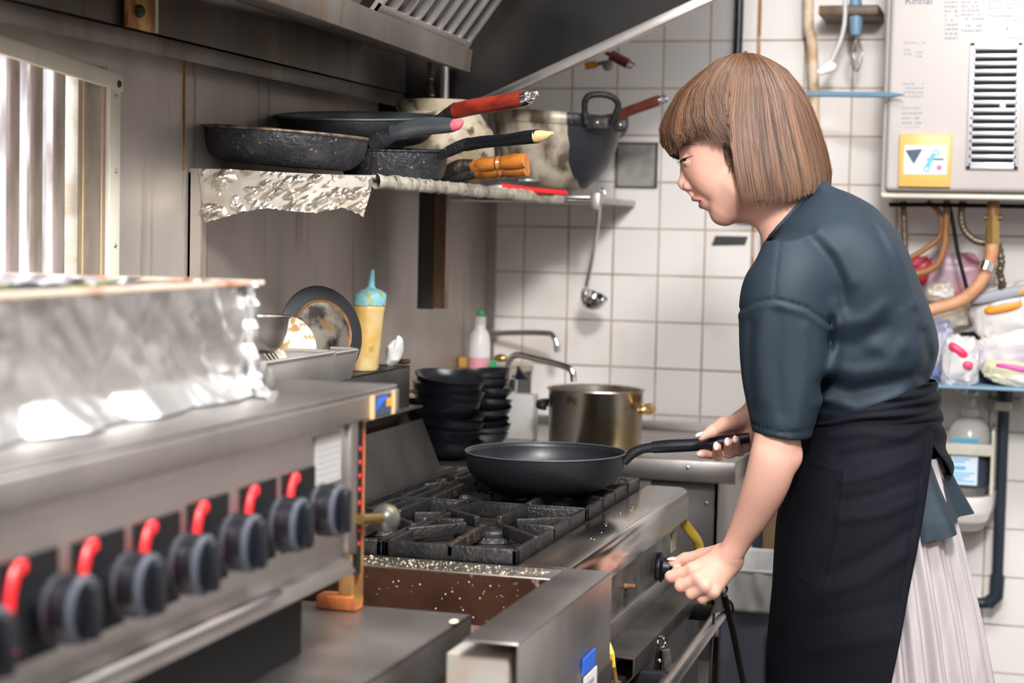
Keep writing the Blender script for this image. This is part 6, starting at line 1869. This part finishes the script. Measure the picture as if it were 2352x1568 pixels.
# ---- hair: a bob following meridians from the crown
FRt = [(1712, 122), (1680, 127), (1649, 137), (1607, 166), (1563, 204), (1534, 252), (1519, 294), (1521, 325), (1532, 349), (1545, 370)]
BKt = [(1712, 122), (1740, 127), (1770, 140), (1805, 162), (1840, 205), (1862, 250), (1881, 300), (1896, 350), (1905, 395), (1903, 424)]
def samp(pl_, v):
    t = v * (len(pl_) - 1); i = min(int(t), len(pl_) - 2); f = t - i
    a, b_ = pl_[i], pl_[i + 1]
    return a[0] + (b_[0] - a[0]) * f, a[1] + (b_[1] - a[1]) * f
LT = [0, .030, .052, .068, .079, .086, .090, .092, .092, .090]
SG = [0, 2, 5, 12, 22, 36, 52, 70, 88, 100]
def hairp(u, v, off=0.0):
    """u azimuth, 0 = back, pi/2 = near side, pi = front"""
    f = samp(FRt, v); b_ = samp(BKt, v)
    L = np.interp(v * 9, range(10), LT); sg = np.interp(v * 9, range(10), SG)
    cx, cy = (f[0] + b_[0]) / 2, (f[1] + b_[1]) / 2
    c_, s_ = math.cos(u), math.sin(u)
    pw = 2.15; k = (abs(c_) ** pw + abs(s_) ** pw) ** (-1 / pw)
    hx, hy = (b_[0] - f[0]) / 2, (b_[1] - f[1]) / 2
    x = cx + c_ * k * (hx + off / PS); y = cy + c_ * k * hy + s_ * s_ * sg - off / PS * max(0, 1 - v * 3)
    return x, y, s_ * k * (L + off)
HEM = [(1500, 345), (1525, 332), (1537, 350), (1554, 356), (1564, 343), (1578, 333), (1600, 326), (1630, 329), (1660, 338), (1684, 348), (1689, 354), (1692, 400), (1697, 466), (1703, 475), (1751, 475), (1815, 463), (1856, 448), (1901, 424), (1930, 418)]
def hem_y(x): return float(np.interp(x, [h[0] for h in HEM], [h[1] for h in HEM]))
VM = []
NU = 200
def vmax(u):
    v = .35
    while v < 1.0:
        x, y, l = hairp(u, v)
        if y > hem_y(x): break
        v += .01
    return min(v, 1.0)
for i in range(NU): VM.append(vmax(2 * PI * i / NU))
def vmx(u):
    t = (u / (2 * PI) * NU) % NU; i = int(t); f = t - i
    return VM[i] * (1 - f) + VM[(i + 1) % NU] * f
def add_hairu(o, vals):
    a = o.data.attributes.new('hairu', 'FLOAT_VECTOR', 'POINT'); a.data.foreach_set('vector', np.array(vals, np.float32).ravel())
# cap
hv = []; hf = []; hu = []
NV = 70
for i in range(NU * 2):
    u = PI * i / NU; vm = vmx(u)
    for j in range(NV):
        v = max(.0005, min(j / (NV - 1), vm - .035))
        x, y, l = hairp(u, v, -.0016)
        hv.append(tuple(fp(x, y, l))); hu.append((u * 90, v * 2.0, 0))
for i in range(NU * 2):
    for j in range(NV - 1):
        a = i * NV + j; b_ = ((i + 1) % (NU * 2)) * NV + j
        hf.append((a, b_, b_ + 1, a + 1))
hair = mesh_np('hair', hv, np.array(hf), 'hair', person); add_hairu(hair, hu)
so_ = hair.modifiers.new('s', 'SOLIDIFY'); so_.thickness = .006; so_.offset = -1
bm = bmesh.new(); bm.from_mesh(hair.data); bmesh.ops.recalc_face_normals(bm, faces=bm.faces); bm.to_mesh(hair.data); bm.free()
for p in hair.data.polygons: p.use_smooth = True
# strands: thin tapered ribbons lying on the cap
random.seed(99)
sv_, sf_, su_ = [], [], []
def strand(us, v0, v1, lift0, lift1, wid, du, seed):
    n = 12; k0 = len(sv_); last = None; stop = False
    for j in range(n):
        t = j / (n - 1); v = v0 + (v1 - v0) * t
        u = us + du * math.sin(t * 2.2 + seed) * (.3 + v)
        if PI * .53 < us < PI * .95: u -= .34 * max(0, (t - .40) / .60) ** 2 * min(1, (us - PI * .53) / .2) * min(1, (PI * .95 - us) / .5)
        lift = lift0 + (lift1 - lift0) * t + .0002 * math.sin(t * 5 + seed * 3)
        vv = min(v, 1.0)
        x, y, l = hairp(u, max(.02, vv), lift)
        if us > PI * .5 and x < 1690 and y > hem_y(x) + 1 + 5 * math.sin(seed * 9) and last: u, v, vv = last; x, y, l = hairp(u, max(.02, vv), lift); stop = True
        if PI * .53 < us < PI * .95 and u < us - .02 and x > 1686 and last: stop = True
        if not stop: last = (u, v, vv)
        if stop: u, v, vv = last
        y += max(0, v - 1.0) * 300
        w = wid * (.35 + .65 * math.sin(min(1, t * 1.25) * PI * .5)) * (1 if t < .75 else (1 - t) / .25 * .9 + .1)
        dU = w / max(.02, .09)
        xa, ya, la = hairp(u - dU, max(.02, vv), lift); xb_, yb2, lb_ = hairp(u + dU, max(.02, vv), lift)
        ya += max(0, v - 1) * 300; yb2 += max(0, v - 1) * 300
        xm, ym, lm = hairp(u, max(.02, vv), lift + wid * .8); ym += max(0, v - 1) * 300
        for q in ((xa, ya, la), (xm, ym, lm), (xb_, yb2, lb_)):
            sv_.append(tuple(fp(*q))); su_.append((us * 22 + seed * .28, v * .8, seed * .35))
    for j in range(n - 1):
        a = k0 + j * 3
        sf_.append((a, a + 1, a + 4, a + 3)); sf_.append((a + 1, a + 2, a + 5, a + 4))
for i in range(8500):
    u = random.uniform(-.35, PI + .9); vm = vmx(u)
    v0 = random.choice((random.uniform(.02, .15), random.uniform(.05, .6))) * vm
    v1 = vm * random.uniform(.92, 1.01) + random.uniform(0, .022)
    l0 = random.uniform(-.0012, .0012)
    strand(u, v0, v1, l0, l0 + random.uniform(0, .0018), random.uniform(.0003, .0008), random.uniform(-.018, .018), random.random() * 6.28)
for i in range(170):
    u = random.uniform(0, PI + .3); vm = vmx(u)
    v0 = random.uniform(.05, .6) * vm
    strand(u, v0, min(vm * 1.03, v0 + random.uniform(.25, .5)), .001, random.uniform(.002, .006), .0004, random.uniform(-.09, .09), random.random() * 6.28)
hs = mesh_np('hair_strands', sv_, np.array(sf_), 'hair', person); add_hairu(hs, su_)
hs['kind'] = 'stuff'
# sideburn wisps in front of the side hair
g = G()
for i in range(26):
    x0 = 1668 + random.uniform(0, 24); x1 = x0 + random.uniform(4, 20) - 8 + 18 * (i % 3 == 0)
    y0, y1 = 335, random.uniform(365, 408)
    g.tube([fp(x0 - 6, y0, .068), fp(x0, (y0 + y1) / 2, .0675), fp(min(x1, 1700), y1, .066)], [.0006, .0005, .0002], 5)
g.build('sideburn', 'hair_in', person)
